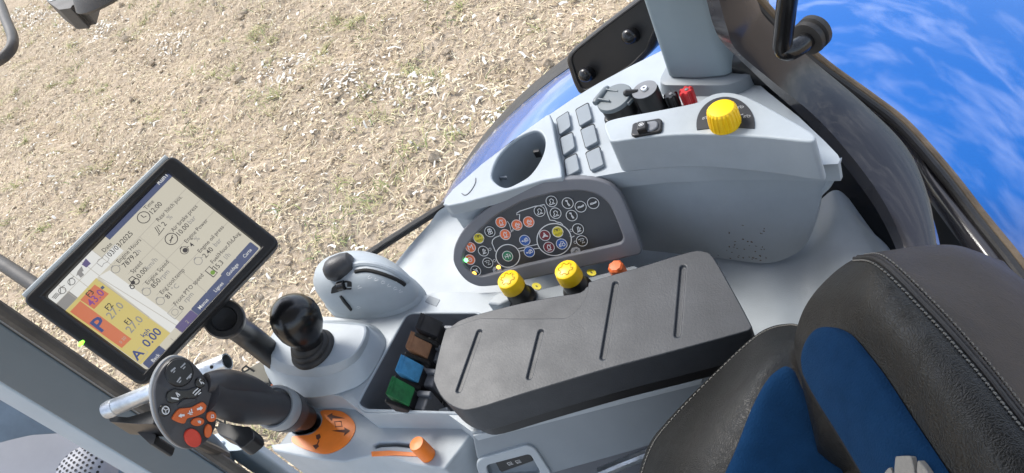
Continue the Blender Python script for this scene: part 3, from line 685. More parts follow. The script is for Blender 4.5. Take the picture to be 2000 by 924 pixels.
# flank below the nose of the shelf
obj('nose_flank', prism(rounded(PZ(((870, 402), (905, 408), (980, 386), (1060, 366), (1000, 330), (905, 372)), 2.224), .01), (0, 0, -.16)), GREY, sc, bevel=.006, cut=[cutter])
# six blanking covers
for qd in (((760, 345), (830, 300), (845, 390), (778, 440)), ((875, 290), (950, 248), (975, 345), (900, 388)), ((780, 460), (855, 425), (872, 515), (800, 565)),
           ((905, 410), (985, 375), (1010, 480), (935, 520)), ((805, 590), (880, 552), (900, 650), (820, 692)), ((935, 550), (1018, 510), (1045, 620), (965, 655))):
    px = [(840 + a * .3247, 120 + b * .3247) for a, b in qd]
    slabz('blank_cover', px, 2.256, .006, GREY2, sc, bevel=.0012, rad=.004, seg=2)
    c = np.mean(np.array(px), 0); slabz('cover_gap', [tuple(c + (np.array(q) - c) * 1.06) for q in px], 2.2512, .001, HOLE, sc, bevel=0, rad=.004)
# dial pod
pod = [(1181, 241), (1207, 230), (1270, 218), (1332, 206), (1365, 198), (1391, 184), (1424, 180), (1465, 191), (1530, 226), (1583, 257), (1592, 269), (1580, 276), (1500, 268), (1391, 262), (1318, 263), (1237, 271), (1196, 276), (1187, 266)]
PZ0 = 2.305
podt = spline(pod, 3); podw = PZ(podt, PZ0); pc = sum(podw) / len(podw)
def flare(q):
    d = q - pc; k = 1.03 if d[1] < .0 else 1.0
    return np.array([pc[0] + d[0] * k, pc[1] + d[1] * (1.10 if d[1] < 0 else 1.0), PZ0 - .056])
obj('dial_pod', rings([podw, [flare(q) for q in podw]]), GREY, sc, bevel=.009, seg=4)
# yellow dial with its legend
dc = P(1417, 243, PZ0)
lw = [P(1417 + 57 * math.cos(t) * 1.0, 243 - 54 * math.sin(t), PZ0 + .0012) for t in np.linspace(R(-8), R(191), 30)]
legend = obj('dial_legend', prism(lw + [P(1417, 247, PZ0 + .0012)], (0, 0, -.001)), FACEG, sc, smooth=False)
dl = []
for i, (x, y) in enumerate(((1377, 231), (1390, 212), (1418, 199), (1444, 210), (1457, 228))):
    o = P(x, y, PZ0 + .0016); uu, vv = unit(P(x + 10, y - 2, PZ0) - P(x, y, PZ0)), None; vv = np.cross(EZ, uu)
    for pts in (ell2(.003, 0, .0018, .0018, 10), ell2(-.002, -.0003, .0012, .0012, 8)):
        dl.append(lift(strip2d(pts, .0007, True), o, uu, vv, EZ, 0))
    dl.append(lift(strip2d([(-.003, .002), (0, .0022), (.002, .003)], .0008), o, uu, vv, EZ, 0))
    if i > 2: dl.append(lift(poly2([(-.008, .004), (-.003, .005), (-.003, .0065), (-.008, .0055)]), o, uu, vv, EZ, 0))
obj('legend_print', join(*dl), LGR, legend, smooth=False, fix=False)
def ridged(t, k): return 1 + (.035 * (1 if math.sin(t * 22) > 0 else -1) if 0 < k < 5 else 0)
dk = obj('dial_knob', lathe(dc, EZ, [(.0185, .0), (.0185, .004), (.0182, .010), (.0176, .018), (.0168, .0235), (.0150, .026), (.008, .0272), (.001, .0275)], 132, ridged), YEL, sc, angle=30, label='bright yellow ridged rotary dial')
# rocker switch on the pod
rp = [(1232, 262), (1235, 242), (1240, 239), (1287, 230), (1293, 234), (1292, 252), (1288, 256), (1238, 265)]
sw = slabz('rocker_switch', rp, PZ0 + .004, .005, BLK, sc, bevel=.0015, rad=.002)
slabz('rocker_paddle', [(1262, 238), (1278, 235), (1285, 238), (1284, 247), (1276, 253), (1260, 256)], PZ0 + .0065, .004, ROCK, sw, bevel=.0015, rad=.002)
slabz('rocker_tip', [(1244, 237), (1263, 234), (1262, 250), (1243, 254)], PZ0 + .012, .009, BLK, sw, bevel=.002)
o = P(1252, 243, PZ0 + .0124); obj('rocker_print', join(lift(strip2d(ell2(0, 0, .0028, .0028, 16), .0008, True), o, EX, EY, EZ, .0), lift(poly2(ell2(0, 0, .0012, .0012, 10)), o, EX, EY, EZ, 0)), WHT, sw, smooth=False, fix=False)
# trailer socket
tz = 2.25
ts = obj('socket_plate', prism(rounded(PZ(((1178, 236), (1184, 205), (1240, 176), (1252, 180), (1250, 200), (1240, 225), (1205, 240)), tz + .014), .006), (0, 0, -.013)), BLK, sc, bevel=.003)
tc_ = P(1216, 218, tz + .012)
obj('socket_barrel', lathe(tc_, unit((-.12, -.05, 1)), [(.0245, 0), (.0245, .018), (.023, .022)], 36), BLK, ts, angle=50)
lx, ly, la_ = basis(unit((-.12, -.05, 1)))
lid = obj('socket_lid', lathe(tc_ + la_ * .023, la_, [(.0245, 0), (.0262, .001), (.0262, .005), (.025, .007), (.001, .008)], 40), mat('socket lid grey', (.13, .155, .17), .42), ts, angle=40)
hdir = unit(P(1183, 185, 2.29) - P(1216, 185, 2.29)); hdir[2] = 0; hdir = unit(hdir * 1 + np.array((0, .25, 0))); hs_ = np.cross(EZ, hdir)
hc = tc_ + la_ * .028 + hdir * .023
obj('lid_hinge', tube([hc - hs_ * .017, hc - hs_ * .012, hc + hs_ * .012, hc + hs_ * .017], [.004, .0058, .0058, .004], 14), MATS['socket lid grey'], ts)
for s_ in (-1, 1): obj('lid_rib', box(tc_ + la_ * .031 + hdir * .010 + hs_ * .010 * s_, hdir, hs_, EZ, .022, .0025, .004), MATS['socket lid grey'], ts, bevel=.0008)
obj('lid_tab', box(tc_ + la_ * .026 - hdir * .026, hdir, hs_, EZ, .006, .012, .005), MATS['socket lid grey'], ts, bevel=.001)
for (x, y) in ((1234, 186), (1188, 226)): obj('socket_screw', lathe(P(x, y, tz + .014), EZ, [(.0042, 0), (.0042, .003), (.003, .004)], 16), FRAMEG, ts)
# lighter socket
lc = P(1281, 224, tz); ldir = unit((-.06, -.02, 1))
ls = obj('power_socket', lathe(lc, ldir, [(.0182, 0), (.0182, .044), (.0174, .0465), (.0158, .0465), (.0150, .042), (.001, .042)], 40, lambda t, k: 1 + (.012 * math.sin(t * 30) if 0 < k < 2 else 0)), BLK, sc, angle=40)
obj('socket_ring', lathe(lc + ldir * .0467, ldir, [(.0160, 0), (.0176, 0), (.0176, .0009), (.0160, .0009)], 40), ROCK, ls)
obj('socket_disc', lathe(lc + ldir * .0425, ldir, [(.0135, 0), (.0135, .0012), (.002, .0016)], 32), STEEL, ls)
obj('centre_contact', lathe(lc + ldir * .0435, ldir, [(.0052, 0), (.0052, .006), (.0044, .0072), (.0018, .0072), (.0015, .004)], 20), CHROME, ls, angle=40)
ld = unit(P(1236, 176, 2.3) - P(1262, 172, 2.3)); ld[2] = 0
obj('pull_tab', tube([lc + ldir * .046 + ld * q for q in (.010, .018, .026, .030)], [.003, .004, .0052, .003], 10), BLK, ls)
obj('side_contact', lathe(lc + ldir * .014 + np.array((.009, -.0160, 0)), unit((.45, -.9, 0)), [(.004, 0), (.004, .0025), (.002, .003)], 14), STEEL, ls)
# binding posts
def post(x, y, m, lab, h):
    c = P(x, y, tz); f = lambda t, k: 1 + (.16 * (1 if math.cos(t * 6) > -.2 else -1) if k > 0 else 0)
    o = obj('binding_post', lathe(c, unit((-.05, 0, 1)), [(.0086, 0), (.0084, .004), (.0086, h * .5), (.0088, h * .92), (.0074, h), (.001, h)], 60, f), m, sc, angle=35, label=lab)
    obj('post_centre', lathe(c + EZ * (h - .001), unit((-.05, 0, 1)), [(.0028, 0), (.0025, .002), (.001, .0024)], 14), ROCK, o)
post(1320, 213, BLK, 'black fluted binding post', .027); post(1351, 207, RED, 'red fluted binding post', .029)
# dirt flecks on the side panel
dd = []
for (cx_, cy_, sx_, sy_, k) in ((1440, 470, 16, 14, 15), (1452, 495, 22, 8, 8), (1480, 490, 10, 14, 7), (1495, 448, 9, 7, 5), (1415, 500, 26, 4, 6), (1500, 505, 20, 6, 4), (1370, 487, 10, 4, 5)):
    for _ in range(k):
        x = random.gauss(cx_, sx_); y = random.gauss(cy_, sy_); w_ = random.uniform(.6, 2.6); h_ = random.uniform(.5, 1.8); an = random.uniform(0, 3)
        if y > 492 + (x - 1300) * .06: continue
        ps = [(x + math.cos(t) * w_ * random.uniform(.2, 1.4) + math.sin(t) * an * .5, y + math.sin(t) * h_ * random.uniform(.3, 1.4)) for t in np.linspace(0, 6.28, 7, False)]
        dd.append(prism([PP(a, b, pa_, wn_) + wn_ * .006 for a, b in ps], tuple(-wn_ * .0006)))
dd.append(prism([PP(1397 + a, 287 + b, pa_, wn_) for a, b in ((0, 0), (2, 1), (1, 2))], tuple(-wn_ * .0006)))
oo = obj('dirt_flecks', join(*dd), DIRT, sc, smooth=False); oo['kind'] = 'stuff'

# ================================================================== MEMBRANE SWITCH PANEL
ip0, ip1 = P(905, 556, 2.15), P(1251, 497, 2.15)
iu = unit(ip1 - ip0); ib = np.array([-iu[1], iu[0], 0]); tilt = R(63)
iv_ = unit(ib * math.cos(tilt) + EZ * math.sin(tilt)); inn = np.cross(iu, iv_)
pn = thing('switch_panel', 'tilted dark switch panel with round coloured tractor function buttons', 'control panel', tuple(ip0 - EZ * .02))
outer = [(884, 512), (886, 482), (902, 450), (941, 414), (996, 379), (1055, 357), (1113, 348), (1159, 349), (1190, 359), (1211, 378), (1225, 408), (1240, 446), (1254, 488), (1251, 497), (1217, 505), (1087, 534), (974, 558), (935, 561), (912, 551), (896, 534)]
inner = [(902, 512), (905, 489), (925, 460), (967, 421), (1022, 392), (1087, 375), (1136, 372), (1168, 380), (1191, 399), (1204, 427), (1222, 474), (1152, 490), (1022, 519), (941, 541), (925, 537), (909, 524)]
oW = rounded([PP(x, y, ip0, inn) for x, y in outer], .014, 4); iW = rounded([PP(x, y, ip0, inn) for x, y in inner], .012, 4)
fr_cut = prism([q + inn * .02 for q in iW], tuple(-inn * .0245))
obj('panel_frame', prism(oW, tuple(-inn * .014)), FRAMEG, pn, bevel=.0045, seg=4, cut=[fr_cut])
pcn = sum(oW) / len(oW)
obj('panel_back', prism([pcn + (q - pcn) * .9 - inn * .0142 + iv_ * .010 for q in oW], tuple(-inn * .02 - EZ * .03)), LINER, pn, bevel=.004)
face = obj('panel_face', prism([q - inn * .0042 for q in [sum(iW) / len(iW) + (q - sum(iW) / len(iW)) * 1.002 for q in iW]], tuple(-inn * .001)), FACEG, pn, smooth=False)
fo = ip0 - inn * .0042
def icp(zx, zy):
    return PP(880 + zx * .2056, 370 + zy * .2056, fo, inn)
def icp2(zx, zy):
    q = icp(zx, zy) - fo; return np.array([np.dot(q, iu), np.dot(q, iv_)])
W_ = .0075 * .17
# printed tractor outline
pr_ = []
def pline(pts, w=.0011, closed=False): pr_.append(lift(strip2d([icp2(*q) for q in pts], w, closed), fo, iu, iv_, inn, .0006))
pline([(545 + 113 * math.cos(t), 630 - 108 * math.sin(t)) for t in np.linspace(0, 2 * math.pi, 48, False)], .0014, True)
pline([(985 + 163 * math.cos(t), 475 - 152 * math.sin(t)) for t in np.linspace(0, 2 * math.pi, 56, False)], .0014, True)
pline([(470, 438), (425, 455), (400, 480), (395, 510), (410, 545), (428, 590)], .0012)
pline([(645, 562), (740, 538), (828, 520)]); pline([(655, 585), (760, 568), (850, 556)])
pline([(655, 290), (658, 235), (628, 240), (632, 222), (660, 205), (800, 160), (893, 143), (900, 165)], .0012)
pline([(895, 150), (912, 185), (925, 240), (945, 290), (990, 295), (1010, 308), (1045, 315), (1068, 335)], .0012)
pline([(540, 300), (560, 330), (580, 400), (600, 390)], .0008); pline([(570, 410), (600, 372)], .0008)
pline([(1135, 440), (1150, 455), (1178, 440)], .0010)
for (x, y) in ((375, 567), (418, 675), (1147, 387), (1185, 500)): pline([(x + 12 * math.cos(t), y + 12 * math.sin(t)) for t in np.linspace(0, 6.28, 12, False)], .0006, True)
obj('tractor_outline_print', join(*pr_), WHT, face, smooth=False, fix=False)
BR = .0081
def sy(*lines): return lines
G = {
 'drop': [('l', [(0, .5), (-.3, 0), (-.2, -.3), (.1, -.35), (.3, -.1), (.25, .1), (0, .5)]), ('l', [(-.4, -.5), (.4, -.5)]), ('d', (.35, .35, .1))],
 'dropbar': [('l', [(0, .4), (-.3, 0), (-.2, -.3), (.2, -.3), (.3, 0), (0, .4)]), ('l', [(-.2, .02), (.25, .05)]), ('l', [(-.4, -.52), (.45, -.5)]), ('l', [(.45, .3), (.5, -.2)])],
 'crane': [('l', [(-.5, -.4), (-.2, -.1), (-.25, .3), (.1, .45), (.35, .2), (.3, -.1)]), ('l', [(-.5, -.5), (.5, -.45)]), ('l', [(0, -.3), (.3, -.25)])],
 'rod': [('l', [(-.55, -.1), (-.1, -.12), (.1, .05), (.55, .12)]), ('l', [(-.5, .05), (-.1, .1), (.05, -.1), (.5, -.02)]), ('d', (.5, .12, .14))],
 'rodv': [('l', [(-.1, .5), (.05, .1), (-.05, -.1), (.1, -.55)]), ('l', [(.1, .5), (-.02, .1), (.12, -.1), (.25, -.5)]), ('d', (-.1, .45, .16))],
 'plough': [('l', [(-.1, -.4), (.0, .35), (.2, .4), (.2, -.3), (-.1, -.4)]), ('l', [(-.3, -.5), (.45, -.4)]), ('l', [(.4, .2), (.4, -.1)])],
 'wave': [('l', [(-.5, .3), (.1, .45), (-.3, 0), (.3, .05), (-.1, -.4), (.45, -.3)]), ('l', [(.2, .4), (.45, .2)])],
 'tractor': [('l', [(-.5, .0), (-.1, .1), (.0, .45), (.4, .4), (.45, .1)]), ('o', (.3, -.15, .26)), ('o', (-.35, -.25, .16))],
 'arrowt': [('l', [(-.6, -.05), (-.2, -.1)]), ('d', (-.4, -.05, .15)), ('o', (.05, -.15, .15)), ('o', (.4, .0, .2)), ('l', [(-.1, .1), (.3, .4), (.55, .3)])],
 'axle': [('l', [(-.45, .2), (-.45, -.3)]), ('l', [(-.45, -.05), (.5, .0)]), ('l', [(.05, .45), (.05, -.45)]), ('l', [(.5, .3), (.5, -.3)]), ('l', [(-.2, .3), (.3, .35)])],
 'fan': [('l', [(0, .5), (-.1, .1), (-.5, -.3)]), ('l', [(0, .5), (.15, .1), (.5, -.3)]), ('l', [(-.5, -.3), (0, -.15), (.5, -.3)]), ('d', (0, 0, .15))],
 'box': [('l', [(-.45, -.0), (-.45, .4), (.45, .4), (.45, 0)]), ('o', (0, .2, .15))],
 'eng': [('o', (-.15, .2, .18)), ('o', (.2, .25, .18)), ('o', (-.15, -.25, .2)), ('o', (.22, -.2, .2)), ('l', [(-.3, .5), (.3, .55)])],
 'stop': [('o', (0, 0, .38)), ('l', [(-.2, 0), (.2, 0)])],
 'xlamp': [('l', [(-.4, .4), (.4, -.4)]), ('l', [(-.1, .1), (.4, .35)]), ('d', (.25, .0, .14))],
}
def glyph(lines, r_, w):
    out = []
    for k, v in lines:
        if k == 'l': out.append(strip2d([np.array(q) * r_ for q in v], w))
        elif k == 'd': out.append(poly2(ell2(v[0] * r_, v[1] * r_, v[2] * r_, v[2] * r_, 10)))
        elif k == 'o': out.append(strip2d(ell2(v[0] * r_, v[1] * r_, v[2] * r_, v[2] * r_, 14), w, True))
    return out
BTN = [(377, 398, BBT, 'eng'), (315, 582, BBT, 'plough'), (357, 692, BBT, 'wave'), (243, 768, BBT, 'xlamp'), (848, 203, BBT, 'crane'), (962, 110, BBT, 'crane'), (1000, 222, BBT, 'crane'),
       (1115, 127, BBT, 'rodv'), (1153, 245, BBT, 'rodv'), (1238, 160, BBT, 'rod'), (1357, 127, BBT, 'rod'), (1213, 372, BBT, 'plough'), (1250, 485, BBT, 'wave'),
       (482, 310, ORB, 'drop'), (522, 425, ORB, 'drop'), (633, 335, ORB, 'dropbar'), (745, 305, ORB, 'dropbar'), (193, 547, ORB, 'M'), (187, 663, ORB, 'stop'),
       (271, 460, YBT, 'AUTO'), (1020, 400, YBT, 'AUTO'), (545, 630, GRN, 'axle'), (708, 480, BLU, 'arrowt'), (750, 590, BLU, 'arrowt'), (1058, 515, BLU, 'tractor'), (898, 433, CRM, 'fan'), (937, 545, CRM, 'drop')]
def aarr(*t): return t
rot = R(3)
for zx, zy, m, g in BTN:
    c = icp(zx, zy)
    b = obj('button', lathe(c, inn, [(BR, 0), (BR, .0010), (BR * .94, .0014), (.0003, .0015)], 28), m, pn, angle=30)
    obj('ring', lift(strip2d(ell2(0, 0, BR * .97, BR * .97, 28), .0009, True), c, iu, iv_, inn, .0016), WHT, b, smooth=False, fix=False)
    ink = WHT
    if g == 'M': d = [move2(text2('M', BR * 1.55, .0), -BR * .62, -BR * .52)]
    elif g == 'AUTO':
        d = [move2(q, 0, BR * .15) for q in glyph(G['box'], BR, .0009)] + [move2(text2('AUTO', BR * .58, .0), -BR * .66, -BR * .62)]; ink = INK
    else: d = glyph(G[g], BR * 1.05, .0010)
    obj('symbol', join(*[lift(move2(q, 0, 0, rot), c, iu, iv_, inn, .0018) for q in d]), ink, b, smooth=False, fix=False)
for (zx, zy) in ((443, 758), (1187, 578)):
    c = icp2(zx, zy); d = [(c[0] - .0072, c[1] - .0052), (c[0] + .0072, c[1] - .0040), (c[0] + .0068, c[1] + .002), (c[0] + .003, c[1] + .0052), (c[0] - .004, c[1] + .0045), (c[0] - .007, c[1] + .001)]
    b = obj('indicator_tile', lift(poly2(d), fo, iu, iv_, inn, .0008), LGR, pn, smooth=False, fix=False)
    obj('symbol', join(*[lift(move2(q, *c), fo, iu, iv_, inn, .0012) for q in glyph([('l', [(-.6, -.3), (.5, .3)]), ('l', [(-.2, -.4), (.1, .3), (.5, -.1)])], .008, .0008)]), INK, b, smooth=False, fix=False)
LEDG = mat('green indicator', (.05, .3, .08), .4, emit=(.15, 1.0, .25), estr=2.5)
LEDO = mat('amber indicator', (.5, .25, .05), .4, emit=(1.0, .48, .06), estr=2.2)
for zx, zy, m, s_ in ((150, 668, LEDG, .0033), (228, 795, LEDO, .0034), (458, 735, LEDO, .0030)):
    obj('indicator_light', lathe(icp(zx, zy), inn, [(s_, .0010), (s_, .0018), (s_ * .6, .0024), (.0002, .0026)], 16), m, pn)
# ================================================================== CONTROL CONSOLE (carries the armrest)
cc = thing('control_console', 'pale grey armrest control console with lever tray and orange inlay', 'console', (-.45, .52, 1.52))
DZ = 2.13
deck = [(528, 700), (524, 672), (545, 640), (590, 622), (640, 618), (700, 624), (770, 600), (825, 578), (862, 570), (940, 572), (985, 570), (1010, 600), (1100, 650), (1100, 720), (940, 842), (921, 843), (874, 809), (711, 808), (690, 792), (665, 774), (640, 770), (590, 772), (550, 752)]
tray = rounded([np.array(q) for q in ((796, 613), (940, 613), (940, 808), (716, 801), (700, 790), (712, 765))], 14)
tc1 = prism([P(x, y, DZ) + EZ * .03 for x, y in tray], (0, 0, -.095))
slabz('deck', deck, DZ, .10, GREY, cc, bevel=.006, seg=4, cut=[tc1])
tw = PZ(tray, DZ); tcn = sum(tw) / len(tw)
def tring(s, dz): return [tcn + (q - tcn) * s + EZ * dz for q in tw]
obj('lever_tray', rings([tring(.985, .0008), tring(.98, -.002), tring(.93, -.058), tring(.90, -.062)], False, True), LINER, cc, angle=70)
obj('tray_rim', tube([q + EZ * .0005 for q in tring(1.012, 0)] + [tring(1.012, 0)[0] + EZ * .0005], .0022, 8), GREY, cc)
# joystick plateau
R1 = [(531, 664), (545, 641), (570, 629), (640, 630), (700, 634), (715, 641), (711, 664), (694, 690), (664, 709), (625, 719), (585, 719), (546, 709), (529, 692)]
R2 = [(525, 672), (540, 645), (567, 629), (640, 629), (703, 634), (720, 643), (717, 670), (698, 702), (666, 724), (626, 735), (584, 734), (543, 724), (524, 700)]
R3 = [(521, 690), (536, 655), (565, 632), (640, 626), (720, 632), (752, 662), (742, 700), (712, 745), (668, 766), (628, 774), (590, 775), (548, 760), (523, 722)]
k_ = 4
obj('joystick_base', rings([PZ(spline([(620 + (a - 620) * .96, 672 + (b - 672) * .96) for a, b in R1], k_), 2.176), PZ(spline(R1, k_), 2.1745), PZ(spline(R2, k_), 2.160), PZ(spline([(620 + (a - 620) * 1.012, 676 + (b - 676) * 1.012) for a, b in R2], k_), 2.158), PZ(spline([(620 + (a - 620) * 1.02, 676 + (b - 676) * 1.03) for a, b in R2], k_), 2.1575), PZ(spline(R3, k_), 2.132), PZ(spline([(620 + (a - 620) * 1.05, 672 + (b - 672) * 1.05) for a, b in R3], k_), 2.11)]), GREY, cc, angle=28)
# lower panel with the orange inlay
LZ = 2.088
low = [(585, 776), (640, 774), (667, 778), (690, 796), (711, 812), (874, 812), (921, 846), (900, 876), (868, 916), (800, 906), (760, 893), (725, 890), (672, 903), (610, 896), (533, 880), (528, 868), (575, 862), (560, 820)]
hole_ = prism([P(x, y, LZ) + EZ * .02 for x, y in spline([(572, 838), (575, 815), (595, 803), (618, 806), (626, 822), (618, 838), (600, 846), (582, 848)], 4)], (0, 0, -.07))
slot_ = prism([P(x, y, LZ) + EZ * .02 for x, y in ((730, 870), (740, 864), (775, 863), (818, 868), (816, 876), (775, 871), (745, 872), (733, 876))], (0, 0, -.05))
slabz('lower_panel', low, LZ, .085, GREY, cc, bevel=.005, seg=4, cut=[hole_, slot_])
low2 = [(545, 872), (600, 800), (700, 815), (915, 850), (890, 890), (860, 905), (720, 885), (670, 896), (600, 888)]
slabz('lower_skirt', [(a - 6, b) for a, b in low2], LZ - .06, .12, GREY2, cc, bevel=.006)
obj('handle_well', rings([PZ(ell2(598, 826, 30, 26, 20), LZ - .02), PZ(ell2(598, 826, 30, 26, 20), LZ - .05)], False, True), HOLE, cc)
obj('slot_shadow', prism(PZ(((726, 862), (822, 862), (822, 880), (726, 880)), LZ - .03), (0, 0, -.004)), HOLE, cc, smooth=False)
inl = spline([(626, 803), (650, 801), (672, 806), (691, 824), (692, 845), (673, 871), (640, 886), (606, 881), (573, 866), (571, 853), (582, 851), (607, 848), (624, 834), (630, 818)], 4)
inlay = obj('orange_inlay', prism(PZ(inl, LZ + .0012), (0, 0, -.001)), ORA, cc, smooth=False)
ip = []
def inlp(pts): ip.append((PZ(pts, LZ + .0016), [list(range(len(pts)))]))
Zm = lambda L: [(480 + a * .4805, 480 + b * .4805) for a, b in L]
inlp(Zm([(330, 692), (352, 680), (352, 688), (405, 702), (352, 702), (350, 712)])); inlp(Zm([(425, 752), (400, 738), (402, 747), (348, 752), (402, 760), (398, 774)]))
for a, b in (((358, 715), (388, 712)), ((362, 735), (392, 732)), ((360, 715), (365, 738)), ((386, 712), (390, 734))): ip.append(tuple(lift(strip2d([(0, 0), (1, 0)], 0.0001), P(0, 0, 0), EX, EY, EZ, 0)) if False else (PZ([(480 + a[0] * .4805, 480 + a[1] * .4805), (480 + b[0] * .4805, 480 + b[1] * .4805), (480 + b[0] * .4805 + 1.2, 481.2 + b[1] * .4805), (480 + a[0] * .4805 + 1.2, 481.2 + a[1] * .4805)], LZ + .0016), [[0, 1, 2, 3]]))
inlp(Zm([(285, 770), (300, 765), (305, 778), (295, 790), (287, 785)])); inlp(Zm([(272, 812), (290, 806), (298, 815), (284, 828), (278, 820)])); inlp(Zm([(296, 790), (300, 792), (292, 810), (288, 808)]))
obj('inlay_print', join(*ip), mat('brown ink', (.10, .03, .015), .6), inlay, smooth=False, fix=False)
# orange throttle lever
strip = [(725, 882), (760, 880), (812, 884), (813, 891), (770, 889), (726, 891)]
obj('lever_scale', prism(PZ(strip, LZ + .0016), (0, 0, -.0015)), ORA, cc, smooth=False)
lb = P(838, 884, LZ)
lv = obj('throttle_lever', lathe(P(836, 889, LZ), unit((-.03, .05, 1)), [(.0112, .0), (.0114, .010), (.0110, .0300), (.0100, .0325), (.001, .0335)], 36), ORA, cc, angle=50, label='short orange throttle lever')
# tray levers
Z4 = lambda L: [(730 + a * .238, 600 + b * .238) for a, b in L]
for quad, m, lab in (((400, 45), (560, 115), (505, 265), (345, 185)), LEVK, 'black ribbed lever'), (((320, 197), (477, 280), (430, 412), (265, 345)), LEVR, 'brown ribbed lever'), \
        (((238, 388), (402, 475), (347, 612), (180, 540)), LEVB, 'light blue ribbed lever'), (((165, 565), (330, 655), (275, 797), (103, 733)), LEVG, 'green ribbed lever'):
    a, b, c, d = [np.array(q) for q in Z4(quad)]
    zt = 2.172
    A, B, Cc, D = P(*a, zt), P(*b, zt - .030), P(*c, zt - .030), P(*d, zt)
    e1 = unit(B - A); e2 = unit(D - A)
    # ribbed left flank: a few facets fall away on the front side
    rows = []
    prof_ = [(-.006, -.030), (-.006, -.012), (-.0045, -.004), (-.002, .0008), (-.0012, -.0014), (.0008, -.0014), (.0016, .0008), (.0032, .0008), (.0040, -.0014), (.0056, -.0014), (.0064, .0008), (.0085, 0)] + [(None, 0), (None, -.004)]
    wdt = np.linalg.norm(B - A)
    def row(o):
        out = []
        for s_, h in prof_: out.append(o + e1 * (s_ if s_ is not None else wdt) + EZ * h)
        return out
    lev = obj('lever', rings([row(A + e2 * .0005), row(D - e2 * .0035)]), m, cc, bevel=.0008, seg=2, label=lab)
    ax = [A + e1 * .002 + e2 * .0008 - EZ * .005, B - e1 * .0005 + e2 * .0008 - EZ * .006, Cc - e1 * .0005 - e2 * .0008 - EZ * .006, D + e1 * .002 - e2 * .0008 - EZ * .005]
    sh_ = np.array((.004, .004, -.085)); 
    rr_ = [[A - EZ * .032 + e1 * .0, B - EZ * .006 - e1 * .002, Cc - EZ * .006 - e1 * .002, D - EZ * .032]]; cxx = sum(rr_[0]) / 4
    obj('stem', rings([[cxx + (q - cxx) * .96 for q in rr_[0]], [cxx + (q - cxx) * .8 - EZ * .055 for q in rr_[0]]]), BLK, lev, bevel=.002)
    cen = (A + B + Cc + D) / 4
    obj('end_cap', prism([D - e1 * .004 + e2 * .007 - EZ * .006, Cc + e2 * .007 - EZ * .004, Cc + e2 * .006 - EZ * .016, D - e1 * .003 + e2 * .006 - EZ * .034], tuple(-e2 * .0065)), BLK, lev, bevel=.0012, seg=2)
for quad in (((580, 145), (650, 148), (590, 292), (515, 275)), ((512, 305), (600, 312), (550, 440), (447, 443)), ((428, 495), (510, 505), (480, 652), (368, 640)), ((358, 678), (470, 685), (412, 852), (298, 835))):
    px = Z4(quad); rk = slabz('detent_switch', px, 2.122, .045, ROCK, cc, bevel=.003)
    a, b, c, d = [np.array(q) for q in px]
    slabz('switch_step', [tuple(a), tuple(b), tuple(b + (c - b) * .26), tuple(a + (d - a) * .26)], 2.129, .012, LINER, rk, bevel=.002)
lpq = Z4(((498, 690), (560, 690), (575, 800), (440, 842))); lp_ = slabz('symbol_plate', lpq, 2.0735, .002, FACEG, cc, bevel=0, rad=.004)
c0 = np.mean(np.array(lpq), 0); bd = [P(*(c0 + (np.array(q) - c0) * .88), 2.0741) for q in lpq]
obj('plate_print', join(tube(bd + [bd[0]], .0006, 4), *[(PZ(Z4([(x + 16 * math.cos(t), y + 18 * math.sin(t)) for t in np.linspace(0, 6.28, 10, False)]), 2.0743), [list(range(10))]) for x, y in ((478, 790), (530, 755), (468, 812))], *[tube(PZ(Z4([(505 + 15 * math.cos(t), 705 + 18 * math.sin(t)) for t in np.linspace(0, 6.28, 14)]), 2.0743), .0006, 4)]), WHT, lp_, smooth=False, fix=False)
slabz('tray_lip', Z4([(420, 862), (600, 815), (612, 868), (590, 880), (420, 880)]), 2.09, .02, GREY, cc, bevel=.003)
# side panel below the armrest with its switch
sa, sb = P(925, 848, 2.128), P(1372, 736, 2.128); sd_ = unit(sb - sa); sn = unit(np.array((sd_[1], -sd_[0], .10)))
SP = lambda L: [PP(x, y, sa, sn) for x, y in L]
side = [(922, 846), (1100, 801), (1380, 731), (1460, 700), (1440, 790), (1360, 830), (1282, 866), (1240, 880), (1082, 924), (1060, 932), (1000, 990), (940, 915), (931, 893)]
Z7 = lambda L: [(900 + a * .26, 820 + b * .26) for a, b in L]
bez = rounded([np.array(q) for q in Z7(((115, 320), (150, 275), (500, 172), (560, 200), (690, 400), (640, 470), (160, 470)))], 12)
slabc = prism([q + sn * .02 for q in SP(rounded([np.array(q) for q in Z7(((190, 325), (520, 238), (600, 380), (570, 450), (230, 470)))], 8))], tuple(-sn * .035))
obj('side_cover', prism(SP(side), tuple(-sn * .03)), GREY2, cc, bevel=.004, cut=[slabc])
bzo = prism([q + sn * .004 for q in SP(bez)], tuple(-sn * .006))
bezel = obj('switch_bezel', bzo, GREY, cc, bevel=.003, cut=[slabc])
sw2 = obj('side_switch', prism([q - sn * .004 for q in SP(rounded([np.array(q) for q in Z7(((245, 320), (515, 250), (555, 330), (300, 420)))], 5))], tuple(-sn * .02)), BLK, cc, bevel=.003)
so2 = PP(*Z7([(390, 325)])[0], sa, sn) - sn * .0036
obj('switch_print', join(*[lift(move2(q, dx, -.003, R(4)), so2, sd_, np.cross(sn, sd_), sn, .0004) for dx in (-.006, .006) for q in glyph([('l', [(-.5, -.3), (-.5, .3), (.5, .3), (.5, -.3), (-.5, -.3)]), ('l', [(-.6, -.7), (.6, -.7)])], .006, .0008)]), WHT, sw2, smooth=False, fix=False)
obj('side_step', prism([q + sn * .0022 for q in SP(((924, 849), (1373, 737), (1368, 748), (934, 858)))], tuple(-sn * .003)), GREY, cc, bevel=.001)
